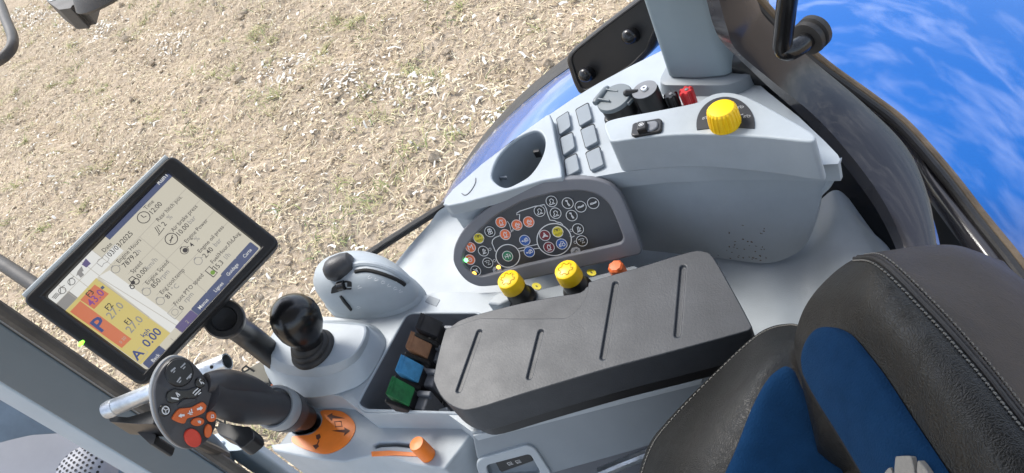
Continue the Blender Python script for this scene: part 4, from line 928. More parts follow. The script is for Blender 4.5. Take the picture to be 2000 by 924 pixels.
obj('pedestal', prism([np.array(q) for q in ((-.72, .56, 2.0), (-.60, .66, 2.0), (-.25, .62, 2.0), (-.12, .56, 2.0), (-.14, .54, 2.0), (-.42, .51, 2.0), (-.66, .52, 2.0))], (0, 0, -.48)), LINER, cc, bevel=.01)
# deck strip that carries the yellow switches
kp = [(1000, 590), (1015, 574), (1110, 552), (1238, 518), (1250, 524), (1246, 540), (1200, 590), (1090, 620)]
slabz('switch_strip', kp, 2.136, .05, GREY2, cc, bevel=.002)
slabz('corner_block', [(968, 572), (990, 566), (1000, 584), (975, 596), (950, 592)], 2.152, .03, GREY, cc, bevel=.004)
def ybtn(x, y):
    c = P(x, y, 2.136); a_ = unit((-.02, -.03, 1))
    yb = obj('push_switch', lathe(c, a_, [(.0215, 0), (.0215, .006), (.0175, .009), (.0165, .013), (.0172, .016), (.0150, .030), (.014, .034)], 36), BLK, cc, angle=40, label='yellow capped push switch on a black stem')
    cap = obj('cap', lathe(c, a_, [(.0165, .031), (.0176, .0315), (.0170, .045), (.0158, .0505), (.0145, .0515), (.001, .0522)], 40), YEL, yb, angle=35)
    x_, y_, z_ = basis(a_); loop = [c + z_ * .0522 + (x_ * math.cos(t) + y_ * math.sin(t)) * (.0090 + .0015 * (1 if math.sin(6 * t) > 0 else -1)) for t in np.linspace(0, 2 * math.pi, 49)]
    obj('embossed_star', tube(loop, .0004, 4), mat('amber line', (.35, .2, .01), .5) if 'amber line' not in MATS else MATS['amber line'], cap)
ybtn(1021, 585); ybtn(1131, 568)
for (x, y) in ((1048, 559), (1155, 532)):
    ls_ = obj('yellow_label', prism(PZ(ell2(x, y, 9.5, 6.5, 18, R(15)), 2.1375), (0, 0, -.001)), YBT, cc, smooth=False)
    obj('label_mark', (PZ(ell2(x, y, 2.6, 1.1, 8, R(35)), 2.1379), [list(range(8))]), INK, ls_, smooth=False, fix=False)
obj('rotary_knob', lathe(P(1212, 538, 2.136), unit((-.02, -.03, 1)), [(.0105, 0), (.0110, .012), (.0105, .021), (.008, .0235), (.001, .024)], 36, lambda t, k: 1 + .05 * math.sin(t * 8) * (k < 4)), ORB, cc, angle=40, label='small orange fluted knob')

# ================================================================== ARMREST
ar = thing('armrest', 'long dark grey padded armrest with four slanted grooves', 'armrest', (-.27, .53, 2.13))
pad = [(868, 648), (884, 628), (910, 615), (985, 594), (1075, 575), (1130, 566), (1152, 550), (1240, 524), (1345, 492), (1376, 491), (1394, 503), (1430, 565), (1464, 628), (1466, 642), (1440, 652), (1300, 690), (1180, 722), (1020, 770), (930, 798), (896, 799), (866, 780), (849, 750), (848, 728)]
AZ = 2.20
cuts = []
for (x0, y0, x1, y1) in ((936, 648, 896, 762), (1056, 648, 1034, 736), (1202, 554, 1178, 698), (1334, 522, 1323, 654)):
    a, b = P(x0, y0, AZ), P(x1, y1, AZ); dd_ = unit(b - a); pp_ = np.cross(EZ, dd_); w = .0037; o = []
    for t in np.linspace(-math.pi / 2, math.pi / 2, 7): o.append(b + dd_ * w * math.cos(t) + pp_ * w * math.sin(t))
    for t in np.linspace(math.pi / 2, 3 * math.pi / 2, 7): o.append(a + dd_ * w * math.cos(t) + pp_ * w * math.sin(t))
    bot = [q - EZ * .0045 for q in o]; cen = (a + b) / 2
    cuts.append(rings([[q + EZ * .01 for q in o], o, [cen + (q - cen) * np.array((.97, .97, 1)) - EZ * .0032 for q in o]]))
rec = rounded([np.array(q) for q in ((860, 560), (1180, 500), (1150, 540), (1147, 575), (1134, 598), (1108, 621), (1040, 622), (936, 621), (880, 640), (850, 640))], 10)
cuts.append(prism([P(x, y, AZ) + EZ * .02 for x, y in rec], (0, 0, -.0255)))
padw = spline(PZ(pad, AZ), 3)
obj('pad', prism(padw, (0, 0, -.052)), PAD, ar, bevel=.011, seg=5, cut=cuts)
obj('under_shell', prism([q - EZ * .053 for q in [sum(padw) / len(padw) + (q - sum(padw) / len(padw)) * .965 for q in padw]], (0, 0, -.02)), BLK, ar, bevel=.004)

# ================================================================== JOYSTICK
jb = P(613, 684, 2.176)
jy = thing('joystick', 'black round joystick on a ringed rubber boot', 'joystick', tuple(jb))
jt = P(577, 622, 2.250); ja = unit(jt - jb)
obj('boot', lathe(jb, unit(EZ * .8 + ja * .2), [(.035, 0), (.0355, .004), (.033, .008), (.0305, .009), (.031, .013), (.029, .0165), (.0265, .0175), (.026, .022), (.0235, .026), (.018, .030)], 44), RUB, jy, angle=40)
L_ = np.linalg.norm(jt - jb)
obj('knob', lathe(jb, ja, [(.0205, .016), (.0225, .026), (.0255, .036), (.0300, L_ - .030), (.0335, L_ - .018), (.0355, L_), (.034, L_ + .013), (.029, L_ + .023), (.021, L_ + .030), (.010, L_ + .0335), (.001, L_ + .034)], 48, lambda t, k: 1 + .03 * math.cos(t * 3 + .5) * (1 if 3 < k < 9 else 0)), GBLK, jy, angle=60)

# ================================================================== DOME MODULE (engine speed / hitch)
dmx = thing('hitch_dome', 'pale grey rounded hitch control dome with curved slot', 'control module', tuple(P(735, 590, DZ)))
dB = [(640, 586), (643, 602), (660, 616), (690, 622), (735, 622), (780, 612), (812, 596), (824, 580), (820, 562), (798, 543), (760, 530), (715, 530), (670, 545), (648, 564)]
dBw = spline(PZ(dB, DZ - .002), 4); dc_ = sum(dBw) / len(dBw)
def dring(s, h): return [dc_ + (q - dc_) * s + EZ * h for q in dBw]
DP = [(1.05, -.008), (1.04, .004), (1.0, .008), (.995, .0095), (1.0, .011), (.985, .028), (.95, .044), (.88, .058), (.77, .069), (.62, .077), (.45, .082), (.25, .0845), (.08, .085)]
obj('shell', rings([dring(s, h) for s, h in DP], False, True), GREY, dmx, angle=60)
def dome_pt(x, y, off=0.0):
    """point of the dome surface seen at the pixel"""
    lo, hi = .5, 1.3; v = ray(x, y); best = None
    prev = None
    for d in np.linspace(.85, 1.35, 800):
        q = CAM + v * d
        w = q - dc_; h = q[2] - dc_[2]
        # ring scale at this height
        if h > .085: continue
        s = np.interp(h, [p[1] for p in DP], [p[0] for p in DP])
        ang = math.atan2(w[1], w[0]); rr = math.hypot(w[0], w[1])
        if rr <= s * dome_r(ang): return q - unit(v) * off
    return P(x, y, DZ + .04)
_da = np.array([math.atan2(*(q - dc_)[[1, 0]]) for q in dBw]); _dr = np.array([np.linalg.norm((q - dc_)[:2]) for q in dBw]); _o = np.argsort(_da); _da, _dr = _da[_o], _dr[_o]
def dome_r(a): return np.interp(a, _da, _dr, period=2 * math.pi)
def dpath(pts, off): return [dome_pt(x, y, off) for x, y in spline(pts, 4, False)]
obj('curved_slot', tube(dpath([(694, 531), (715, 528), (740, 533), (765, 542), (783, 551), (791, 557)], .0005), .0032, 8), HOLE, dmx)
obj('slot_ridge', tube(dpath([(690, 519), (715, 516), (745, 521), (775, 534), (796, 550)], -.002), .006, 10), GREY, dmx)
vd = unit(CAM - P(665, 562, 2.18))
win = [dome_pt(x, y, .0012) for x, y in ((646, 574), (648, 562), (660, 552), (675, 548), (687, 550), (687, 566), (672, 566), (655, 572))]
obj('scroll_window', prism(rounded(win, .003), tuple(-vd * .002)), BLK, dmx)
scr = [dome_pt(665, 566, .002), dome_pt(668, 556, .002), dome_pt(671, 550, .002)]
ra = unit(dome_pt(680, 556) - dome_pt(658, 562)); obj('scroll_wheel', lathe(dome_pt(668, 558, .0002) - ra * .007, ra, [(.006, 0), (.0078, .001), (.0078, .013), (.006, .014)], 24), GBLK, dmx, angle=40)
obj('pointer_bar', tube([dome_pt(665, 578, .002), dome_pt(672, 587, .002), dome_pt(680, 597, .002), dome_pt(686, 605, .002)], [(.0030, .002), (.0042, .003), (.0042, .003), (.0035, .002)], 8), BLK, dmx)
mk = []
for i, (x, y) in enumerate(((702, 560), (722, 541), (735, 545), (748, 551), (760, 557), (772, 563), (783, 568), (700, 600), (775, 548))):
    q = dome_pt(x, y, .0008); u_ = unit(dome_pt(x + 4, y - 1) - q); n_ = unit(np.cross(u_, unit(dome_pt(x, y - 4) - q))); v_ = np.cross(n_, u_)
    mk.append(lift(strip2d([(-.003, 0), (0, .002), (.003, 0)], .0008), q, u_, v_, n_, .0)); mk.append(lift(strip2d([(-.003, -.002), (.003, -.002)], .0007), q, u_, v_, n_, .0))
obj('scale_marks', join(*mk), WHT, dmx, smooth=False, fix=False)
kq = P(657, 525, 2.215); kd_ = unit(P(640, 540, 2.215) - P(690, 515, 2.215))
obj('lever_knob', tube([kq + kd_ * s for s in (-.03, -.026, -.015, 0, .010, .018, .021)], [.010, .016, .0195, .0205, .018, .011, .003], 24), mat('knob charcoal', (.04, .042, .048), .45, bump=.2, bscale=600), dmx)
# flat pad behind the dome
slabz('sensor_window', [(829, 589), (838, 577), (860, 585), (852, 599)], DZ + .0006, .002, GREY2, cc, bevel=.0005, rad=.002)
# ================================================================== DRIVE HANDLE
hz_c = P(352, 788, 2.345)
vn = unit(CAM - hz_c); hn = unit(vn + cr * .30 - cu * .12)
dh = thing('drive_handle', 'dark drive handle with oval head of black and orange buttons', 'control handle', tuple(P(600, 826, 2.06)))
Z3 = lambda L: [(270 + a * .2273, 680 + b * .2273) for a, b in L]
HP = lambda L, h=0: [PP(x, y, hz_c, hn) + hn * h for x, y in Z3(L)]
hout = [(128, 440), (130, 330), (165, 220), (230, 125), (310, 75), (400, 82), (480, 132), (560, 230), (612, 320), (650, 440), (670, 560), (662, 680), (605, 785), (505, 862), (400, 870), (300, 815), (215, 715), (155, 590)]
hw = spline(HP(hout), 4); hcn = sum(hw) / len(hw)
def hring(s, h): return [hcn + (q - hcn) * s + hn * h for q in hw]
HEADM = mat('handle dark plastic', (.038, .038, .043), .45, bump=.2, bscale=900, var=.08, vscale=30, bdist=.0004)
RIMM = mat('handle rim grey', (.26, .28, .30), .4, var=.08, vscale=20)
head = obj('head', rings([hring(.93, -.012), hring(.985, -.008), hring(.99, -.002), hring(.975, .002), hring(.94, .0035), hring(.5, .004), hring(.05, .004)]), HEADM, dh, angle=45)
obj('head_rim', rings([hring(.90, -.024), hring(1.0, -.022), hring(1.02, -.016), hring(1.01, -.0095), hring(.96, -.0085)]), RIMM, dh, angle=60)
hu, hv_ = unit(HP([(700, 500)])[0] - HP([(300, 500)])[0]), None; hv_ = np.cross(hn, hu)
def hpt(x, y): q = HP([(x, y)])[0] - hz_c; return np.array((np.dot(q, hu), np.dot(q, hv_)))
def hdisc(name, pts, m, h, parent=None, k=4, bev=.0012):
    w = spline([hz_c + hu * hpt(*p)[0] + hv_ * hpt(*p)[1] + hn * (.004 + h) for p in pts], k)
    return obj(name, prism(w, tuple(-hn * (h + .003))), m, parent or dh, bevel=bev, seg=2)
def el(cx, cy, rx, ry, rot=0, k=14): return ell2(cx, cy, rx, ry, k, rot)
def hprint(name, parts2, parent, m=WHT, h=.0008):
    obj(name, join(*[lift(q, hz_c, hu, hv_, hn, .004 + h) for q in parts2]), m, parent, smooth=False, fix=False)
def hl(pts, w=.0009, closed=False): return strip2d([hpt(*p) for p in pts], w, closed)
def hp(pts): return poly2([hpt(*p) for p in pts])
bt = hdisc('direction_pad', el(343, 207, 118, 118), BLK, .0035)
hdisc('pad_ring', el(343, 207, 126, 126), GBLK, .0006)
hprint('pad_print', [hp([(262, 190), (300, 158), (308, 170), (270, 203)]), hp([(283, 205), (300, 185), (303, 195), (290, 210)]), hp([(345, 160), (385, 120), (392, 132), (352, 168)]), hp([(365, 172), (388, 150), (390, 160), (372, 178)]),
                     hp([(395, 258), (440, 210), (445, 222), (403, 268)]), hp([(420, 245), (440, 232), (436, 248), (424, 258)]), hp([(312, 285), (345, 240), (354, 250), (322, 290)]), hp([(330, 290), (355, 268), (352, 285), (338, 296)])], bt, LGR, .0042)
b = hdisc('button', el(520, 292, 44, 46), GBLK, .003)
hprint('symbol', [hl([(510, 270), (520, 290), (535, 300)]), hl([(525, 305), (530, 285), (545, 295), (550, 305)]), hl([(512, 262), (525, 265)])], b, WHT, .0036)
b = hdisc('twin_button', [(228, 410), (245, 370), (300, 345), (350, 355), (420, 350), (480, 330), (525, 345), (530, 375), (490, 420), (430, 430), (380, 430), (330, 460), (275, 470), (238, 450)], GBLK, .0028)
hprint('symbol', [hl([(310, 375), (345, 400), (330, 415), (310, 375)], .0012), hp([(265, 415), (330, 425), (335, 440), (275, 430)]), hl([(455, 385), (470, 365), (500, 340)], .0012), hl([(470, 400), (490, 380), (520, 350)], .0014), hl([(500, 395), (525, 375)], .0012)], b, WHT, .0034)
hdisc('thumb_ridge', [(330, 480), (380, 440), (440, 430), (495, 440), (450, 465), (390, 485), (350, 500)], HEADM, .0022)
b = hdisc('button', el(217, 530, 50, 52), GBLK, .003)
hprint('symbol', [hl(el(222, 528, 30, 33), .0012, True), hl([(222, 528), (200, 512)]), hl([(222, 528), (248, 515)]), hl([(222, 528), (225, 558)])], b, WHT, .0036)
b = hdisc('shift_button', [(278, 592), (330, 522), (390, 510), (440, 505), (490, 480), (535, 460), (565, 478), (572, 500), (548, 550), (480, 580), (430, 592), (405, 605), (385, 640), (340, 635), (290, 612)], ORA2, .0035)
hprint('symbol', [hp([(328, 578), (355, 552), (352, 562), (382, 560), (385, 578), (358, 580), (358, 592)]), hp([(540, 508), (515, 490), (518, 500), (487, 512), (490, 528), (520, 522), (518, 535)]), hl([(410, 555), (455, 545)], .0012), hl([(425, 530), (430, 565), (450, 560)], .0012), hl([(440, 515), (445, 540)], .0012)], b, WHT, .0041)
b = hdisc('button', el(498, 628, 57, 36, -.1), ORA2, .0035); hprint('symbol', [hp(el(510, 627, 14, 12)), hl([(495, 618), (520, 640)])], b, WHT, .0041)
b = hdisc('button', el(616, 582, 43, 47), ORA2, .0035); hprint('symbol', [hl([(610, 570), (630, 568), (632, 588), (612, 592), (612, 580)], .0012)], b, WHT, .0041)
b = hdisc('button', el(588, 706, 33, 58, .1), ORA2, .0035)
b = hdisc('stop_button', el(456, 766, 68, 84, -.6), REDB, .004)
# grip, thumb rest, collar and trigger
g = [P(400, 772, 2.325), P(432, 778, 2.30), P(475, 790, 2.262), P(515, 794, 2.222), P(545, 798, 2.188), P(572, 808, 2.14), P(592, 822, 2.05)]
obj('grip', tube(spline(g, 5, False), [(.022 + .003 * math.sin(min(i / 20, 1) * 3.1), .0245) for i in range(31)], 28), HEADM, dh)
tg = [P(402, 748, 2.335), P(435, 748, 2.315), P(470, 756, 2.28), P(505, 770, 2.242), P(528, 782, 2.218)]
obj('thumb_rest', tube(spline(tg, 5, False), [.010 + .009 * math.sin(math.pi * (i + 2) / 24) for i in range(21)], 20), HEADM, dh)
cax = unit(P(530, 792, 2.216) - P(585, 812, 2.14)); cco = P(543, 797, 2.188)
obj('collar', lathe(cco, cax, [(.027, -.020), (.030, -.016), (.0315, .002), (.031, .010), (.0295, .013), (.0265, .012), (.026, .004)], 44, lambda t, k: 1), RIMM, dh, angle=50)
obj('collar_base', lathe(cco, cax, [(.029, -.034), (.031, -.012)], 32), HEADM, dh)
obj('collar_boot', lathe(cco, cax, [(.018, -.085), (.020, -.05), (.026, -.034), (.026, -.02)], 28), BLK, dh)
tq = [P(x, y, 2.262) for x, y in Z3(((690, 640), (720, 640), (900, 670), (950, 668), (990, 710), (998, 770), (900, 850), (870, 855), (800, 790), (690, 745), (668, 700)))]
obj('trigger', prism(rounded(tq, .006), (0, 0, -.022)), BLK, dh, bevel=.004)

# ================================================================== STEEL PIPE behind the handle
sp_ = thing('steel_pipe', 'short galvanised steel pipe with a pin hole behind the drive handle', 'pipe', tuple(P(330, 760, 2.2)))
pe, ps = P(444, 706, 2.25), P(212, 800, 2.25)
pd = unit(pe - ps); px_, py_, _ = basis(pd); Lp = np.linalg.norm(pe - ps); rs_ = .0125
obj('pipe_body', lathe(ps, pd, [(.001, 0), (rs_ * .8, 0), (rs_, .004), (rs_, Lp), (rs_ * .82, Lp), (rs_ * .82, Lp - .06), (.001, Lp - .06)], 36), STEEL, sp_, angle=40)
obj('pipe_bore', lathe(ps + pd * (Lp - .055), pd, [(rs_ * .8, 0), (.001, .001)], 24), HOLE, sp_)
hn2 = unit(CAM - pe); hn2 = unit(hn2 - pd * np.dot(hn2, pd))
obj('pin_hole', lathe(pe - pd * .018 + hn2 * (rs_ + .0002) + np.cross(hn2, pd) * .001, hn2, [(.0026, -.001), (.0026, .0003), (.0001, .0003)], 14), HOLE, sp_)
obj('pipe_collar', lathe(ps, pd, [(.008, -.006), (.0125, -.004), (.0135, .004), (.0128, .014)], 30), STEEL, sp_, angle=40)
bq = [(212, 812), (250, 815), (300, 800), (300, 828), (270, 828), (214, 824)]
obj('pipe_bracket', prism(rounded(PZ(bq, 2.23), .004), (0, 0, -.04)), BLK, sp_, bevel=.003)
obj('clamp', prism(rounded(PZ(((265, 842), (275, 836), (306, 850), (300, 866), (294, 869)), 2.2), .004), (0, 0, -.04)), BLK, sp_, bevel=.003)
obj('bracket_stay', tube([P(290, 815, 2.21), P(330, 840, 2.12), P(420, 880, 1.95), P(440, 890, 1.9)], .010, 10), BLK, sp_)

# ================================================================== DISPLAY MONITOR
MO = np.array((-.7694, .5866, 2.4171)); MU = unit((.5925, .8037, .0551)); MV = np.array((-.5545, .3573, .7516)); MV = unit(MV - MU * np.dot(MU, MV)); MN = np.cross(MU, MV)
mo = thing('display_monitor', 'black framed touchscreen monitor showing engine data on an arm', 'monitor', tuple(P(520, 690, 2.12)))
MP = lambda L, h=0: [PP(x, y, MO, MN) + MN * h for x, y in L]
out = MP([(43, 588), (335, 302), (549, 474), (278, 757)])
bez1 = rounded(out, .012, 5)
scut = prism([q + MN * .02 for q in MP([(88, 579), (326, 335), (512, 483), (286, 725)])], tuple(-MN * .026))
BEZ = mat('monitor black plastic', (.007, .007, .008), .48, bump=.2, bscale=700, var=.12, vscale=20, bdist=.0005)
obj('bezel', prism([q + MN * .006 for q in bez1], tuple(-MN * .024)), BEZ, mo, bevel=.005, seg=4, cut=[scut])
mc = sum(bez1) / len(bez1)
obj('housing', rings([[mc + (q - mc) * .985 - MN * .0185 for q in bez1], [mc + (q - mc) * .97 - MN * .035 for q in bez1], [mc + (q - mc) * .8 - MN * .06 for q in bez1]]), BEZ, mo, angle=50)
tl, tr_ = out[0], out[1]
obj('top_edge_trim', tube([tl + MU * .006 + MN * .001 + MV * .001, tr_ - MU * .006 + MN * .001 + MV * .001], [(.0045, .0045), (.0045, .0045)], 10), mat('satin trim', (.32, .35, .36), .3), mo)
SB = screen_mat('screen page', (214, 208, 191)); SDK = screen_mat('screen navy', (84, 93, 126)); SYE = screen_mat('screen yellow', (216, 198, 122)); SOR = screen_mat('screen orange', (214, 124, 88))
SWH = screen_mat('screen white', (236, 236, 232)); STX = screen_mat('screen dark text', (66, 62, 62)); SGR = screen_mat('screen grey text', (150, 148, 146)); SBL = screen_mat('screen blue text', (70, 82, 136)); SPU = screen_mat('screen purple text', (140, 78, 150)); SLN = screen_mat('screen grid line', (186, 180, 168)); SVI = screen_mat('screen violet', (104, 94, 136)); SGN = screen_mat('screen green', (120, 160, 60))
scr_ = obj('screen', prism(MP([(84, 580), (327, 331), (517, 482), (287, 730)], -.004), tuple(-MN * .002)), SB, mo, smooth=False)
def m2(x, y):
    q = PP(x, y, MO - MN * .004, MN) - (MO - MN * .004); return np.array((np.dot(q, MU), np.dot(q, MV)))
MS = MO - MN * .004
def put(m, d2, h, name='screen_print'): return obj(name, lift(d2, MS, MU, MV, MN, h), m, scr_, smooth=False, fix=False)
def mpoly(m, pts, h): put(m, poly2([m2(*p) for p in pts]), h, 'screen_tile')
def mline(m, pts, w, h=.0009, closed=False): put(m, strip2d([m2(*p) for p in pts], w, closed), h)
def mtext(m, s, x, y, size, bold=.0, h=.0010, sx=.92): put(m, move2(text2(s, size, bold), *m2(x, y), 0, sx, 1), h, 'readout_text')
def mtextc(m, s, x, y, size, bold=0, h=.0012):
    t = text2(s, size, bold); w = max(q[0] for q in t[0]); c = m2(x, y); put(m, move2(t, c[0] - w * .46, c[1] - size * .32, 0, .92, 1), h, 'key_text')
# panels in screen coordinates taken from the photograph
ul, vt = m2(90, 579); ur = m2(326, 337)[0]; vb = m2(286, 723)[1]
SWd, SHt = ur - ul, vt - vb
def mrect(m, u0, v0, u1, v1, h):
    put(m, poly2([(ul + SWd * u0, vt - SHt * v0), (ul + SWd * u1, vt - SHt * v0), (ul + SWd * u1, vt - SHt * v1), (ul + SWd * u0, vt - SHt * v1)]), h, 'screen_tile')
mrect(SDK, .47, -.02, 1.01, .045, .0004)
mrect(SWH, 0, 0, .36, .10, .0003); mrect(SGR, 0, .10, .10, .19, .0004); mrect(SWH, .10, .10, .47, .19, .0002)
for u in (.09, .18, .27, .36): mrect(SLN, u, .0, u + .003, .2, .0006)
mrect(SLN, 0, .1, .47, .104, .0006)
mpoly(SYE, [(128, 607), (188, 543), (262, 600), (338, 655), (316, 676), (275, 712)], .0004)
mpoly(SWH, [(192, 540), (214, 528), (350, 628), (336, 652), (296, 622)], .0003)
mpoly(SOR, [(157, 586), (185, 556), (213, 574), (184, 604)], .0006); mpoly(SOR, [(137, 609), (157, 588), (257, 662), (238, 680)], .0006)
mline(SLN, [(192, 550), (193, 547), (292, 620), (289, 623)], .0009)
mpoly(SDK, [(196, 562), (201, 558), (205, 562), (200, 566)], .0008)
mtext(STX, 'F3', 175, 582, .0105, .012); mtext(SPU, '43.0', 180, 600, .0145, .012); mtext(STX, 'F2', 212, 608, .0105, .012); mtext(SGR, '27.0', 218, 625, .0145, .01)
mtext(STX, 'F1', 250, 636, .0105, .012); mtext(SGR, '27.0', 256, 652, .0145, .01); mtext(SBL, 'kph', 281, 660, .009, .01); mtext(SBL, '0.00', 289, 680, .0165, .015)
mtext(SBL, 'P', 197, 651, .027, .02, sx=1.05); mtext(SBL, 'A', 269, 705, .018, .02, sx=1.0)
mline(SLN, [(258, 696), (274, 678), (289, 688), (273, 708)], .0010, .0009, True); mtext(SLN, '0 30', 237, 672, .006, 0)
for i in range(8): pass
rows = [('Date', '03/03/2025', '', 204, 494, 216, 503, 0, 0), ('Engine Hours', '7879.2', 'h', 233, 515, 245, 524, 272, 496), ('Speed', '0.00', 'km/h', 260, 535, 273, 545, 290, 528), ('Engine Speed', '850', 'rpm', 289, 557, 301, 564, 317, 548),
        ('Eng.cool.temp', '81', '\u00b0C', 317, 576, 329, 585, 341, 570), ('Front PTO speed', '0', 'rpm', 344, 598, 356, 607, 364, 592), ('Time', '12:00', '', 286, 411, 297, 421, 0, 0), ('Rear hitch pos.', '2', '%', 310, 434, 322, 443, 332, 431),
        ('Air brake press', '10.00', 'bar', 339, 454, 350, 463, 372, 439), ('Engine Power', '4', '%', 365, 476, 376, 484, 385, 473), ('Engine oil press', '2.40', 'bar', 391, 495, 402, 505, 422, 483), ('Fuel/Hour,Fld,Avg', '5.3', 'l/h', 416, 516, 427, 525, 443, 508)]
for a, b, c, x0, y0, x1, y1, x2, y2 in rows:
    mtext(STX, a, x0, y0, .0080, .002); mtext(STX, b, x1, y1, .0098, .006)
    if c: mtext(SGR, c, x2, y2, .0096, .004)
mtext(SWH, 'Run1', 311, 362, .0095, .01, h=.0012)
# grid lines between the rows and columns
for (a, b) in (((222, 516), (332, 402)), ((250, 536), (360, 424)), ((278, 556), (388, 445)), ((306, 577), (415, 466)), ((335, 597), (440, 488))):
    mline(SLN, [a, (b[0] + 38, b[1] - 40)], .0007, .0005)
mline(SLN, [(272, 462), (420, 585)], .0007, .0005); mline(SLN, [(192, 540), (352, 640)], .0007, .0005)
# small pictograms before each value
for (x, y, k) in ((202, 510, 'map'), (228, 526, 'o'), (260, 552, 'tr'), (288, 570, 'o'), (315, 588, 'o'), (342, 610, 'sq'), (281, 425, 'clk'), (309, 448, 'hit'), (335, 467, 'clk2'), (362, 489, 'blk'), (389, 510, 'o'), (414, 530, 'fuel')):
    c = m2(x, y); s = .0068
    if k in ('clk', 'clk2'): d = glyph([('o', (0, 0, 1.15)), ('l', [(0, .7), (0, 0), (.5, -.2)])] if k == 'clk' else [('o', (0, 0, 1.15)), ('l', [(-.7, -.4), (.7, .4)]), ('l', [(-.5, 0), (.5, 0)])], s, .0011)
    elif k == 'map': d = glyph([('l', [(-1, -.6), (-.3, -.4), (.3, -.7), (1, -.5), (1, .7), (.3, .5), (-.3, .8), (-1, .6), (-1, -.6)])], s, .0008)
    elif k == 'tr': d = glyph([('l', [(-1, 0), (-.2, .1), (0, 1), (.8, .9), (.9, .1)]), ('o', (.5, -.3, .55)), ('o', (-.7, -.5, .35)), ('d', (0, 0, .4))], s, .0012)
    elif k == 'sq': d = glyph([('l', [(-1, -.9), (1, -.9), (1, .9), (-1, .9), (-1, -.9)]), ('o', (0, 0, .6))], s, .0007)
    elif k == 'hit': d = glyph([('l', [(-.9, -.9), (.9, -.7)]), ('l', [(-.6, -.8), (-.1, .7), (.3, .6), (-.2, -.6)]), ('l', [(.6, .6), (.7, 0)])], s, .0009)
    elif k == 'fuel': d = glyph([('l', [(-.7, -1), (-.7, 1), (.4, 1), (.4, -1), (-.7, -1)]), ('l', [(.4, .3), (.9, .5), (.9, -.6)]), ('d', (-.1, -.3, .45))], s, .0012)
    else: d = glyph([('o', (-.1, .1, .75)), ('l', [(-.5, .9), (.2, 1.0)]), ('l', [(.6, .2), (1, 0)])] + ([('d', (0, 0, .5))] if k == 'blk' else []), s, .0008)
    put(SGR if k in ('o', 'sq', 'map') else STX, move2(join(*(d[:-1] if k == 'fuel' else d)), *c), .0010, 'pictogram')
    if k == 'fuel': put(SGN, move2(d[-1], *c), .0012, 'pictogram')
# menu icons
for i in range(3): mline(STX, [(103 + i * 3 - 1, 582 - i * 3 * 0 + i * 1), (112 + i * 3 - 1, 572 + i * 1)], .0009)
for (x, y) in ((122, 565), (140, 548)):
    put(STX, move2(join(*glyph([('l', [(-1, -.6), (0, .5), (.9, .2)]), ('o', (-.2, -.2, .7))], .006, .0008)), *m2(x, y)), .0010, 'pictogram')
mpoly(SGR, [(152, 530), (160, 520), (164, 530), (160, 531), (165, 537), (158, 543), (153, 537), (149, 540)], .0009); mpoly(SVI, [(160, 517), (168, 505), (178, 515), (169, 523)], .0009)
# soft keys
tiles = [('Carte', 483, 495, SDK), ('Guidage', 454, 527, SDK), ('Lignes', 427, 561, SDK), ('Menus', 397, 594, SDK), ('2', 366, 629, SVI), ('1', 336, 664, SB), ('Back', 304, 699, SDK)]
for s_, x, y, m in tiles:
    c = m2(x, y); hw_, hh_ = .0148, .0075
    put(m, poly2(rounded([np.array((c[0] + a * hw_, c[1] + b * hh_)) for a, b in ((-1, -1), (1, -1), (1, 1), (-1, 1))], .002, 2)), .0008, 'soft_key')
    if len(s_) > 1: mtextc(SWH, s_, x, y, .0068, .004)
    else: mtextc(SLN if m is SVI else SGR, s_, x, y, .0068, 0)
LEDM = mat('monitor led', (.1, .4, .05), .4, emit=(.25, 1.0, .05), estr=1.6)
q = PP(162, 671, MO, MN); obj('status_light', tube([q + MN * .006 - MU * .004, q + MN * .0068, q + MN * .006 + MU * .004], [.0015, .0028, .0015], 10), LEDM, mo)
# pivot and arm
pv = PP(428, 616, MO, MN) - MN * .06
obj('pivot', lathe(pv, MN, [(.026, -.012), (.0275, -.006), (.0275, .014), (.0255, .018), (.018, .018), (.016, .006), (.001, .004)], 36), BLK, mo, angle=40)
obj('mount_arm', tube(spline([pv - MN * .002, P(470, 645, 2.24), P(500, 668, 2.20), P(530, 692, 2.16), P(560, 715, 2.12)], 5, False), .0195, 18), BLK, mo)

# ================================================================== DRIVER SEAT
st = thing('driver_seat', 'black leather driver seat with blue cloth inserts and stitched bolsters', 'seat', (.10, .15, 1.52))
UP = [
 [(1552, 690, 2.33), (1553, 655, 2.36), (1572, 600, 2.39), (1612, 548, 2.405), (1668, 506, 2.405), (1735, 489, 2.39), (1860, 479, 2.35), (1960, 510, 2.28)],
 [(1562, 725, 2.36), (1592, 665, 2.405), (1640, 632, 2.43), (1682, 575, 2.455), (1716, 512, 2.455), (1770, 495, 2.435), (1885, 486, 2.385), (1985, 535, 2.30)],
 [(1590, 780, 2.375), (1640, 740, 2.425), (1715, 715, 2.45), (1765, 660, 2.475), (1806, 598, 2.475), (1860, 570, 2.455), (1965, 545, 2.40), (2060, 590, 2.31)],
 [(1640, 860, 2.385), (1700, 830, 2.435), (1785, 820, 2.46), (1850, 765, 2.485), (1905, 708, 2.485), (1960, 680, 2.465), (2060, 650, 2.41), (2150, 680, 2.32)],
 [(1700, 960, 2.39), (1765, 935, 2.44), (1855, 925, 2.465), (1940, 880, 2.49), (2004, 832, 2.49), (2060, 805, 2.47), (2160, 780, 2.415), (2250, 800, 2.325)],
 [(1775, 1090, 2.39), (1845, 1070, 2.44), (1945, 1060, 2.465), (2045, 1020, 2.49), (2120, 975, 2.49), (2180, 950, 2.47), (2280, 930, 2.415), (2370, 950, 2.325)]]
us = Surf([[P(*q) for q in r_] for r_ in UP])
obj('upper_backrest', us.mesh(0, 5, 60, 0, 4.0, 40), LEA, st, angle=80, fix=False)
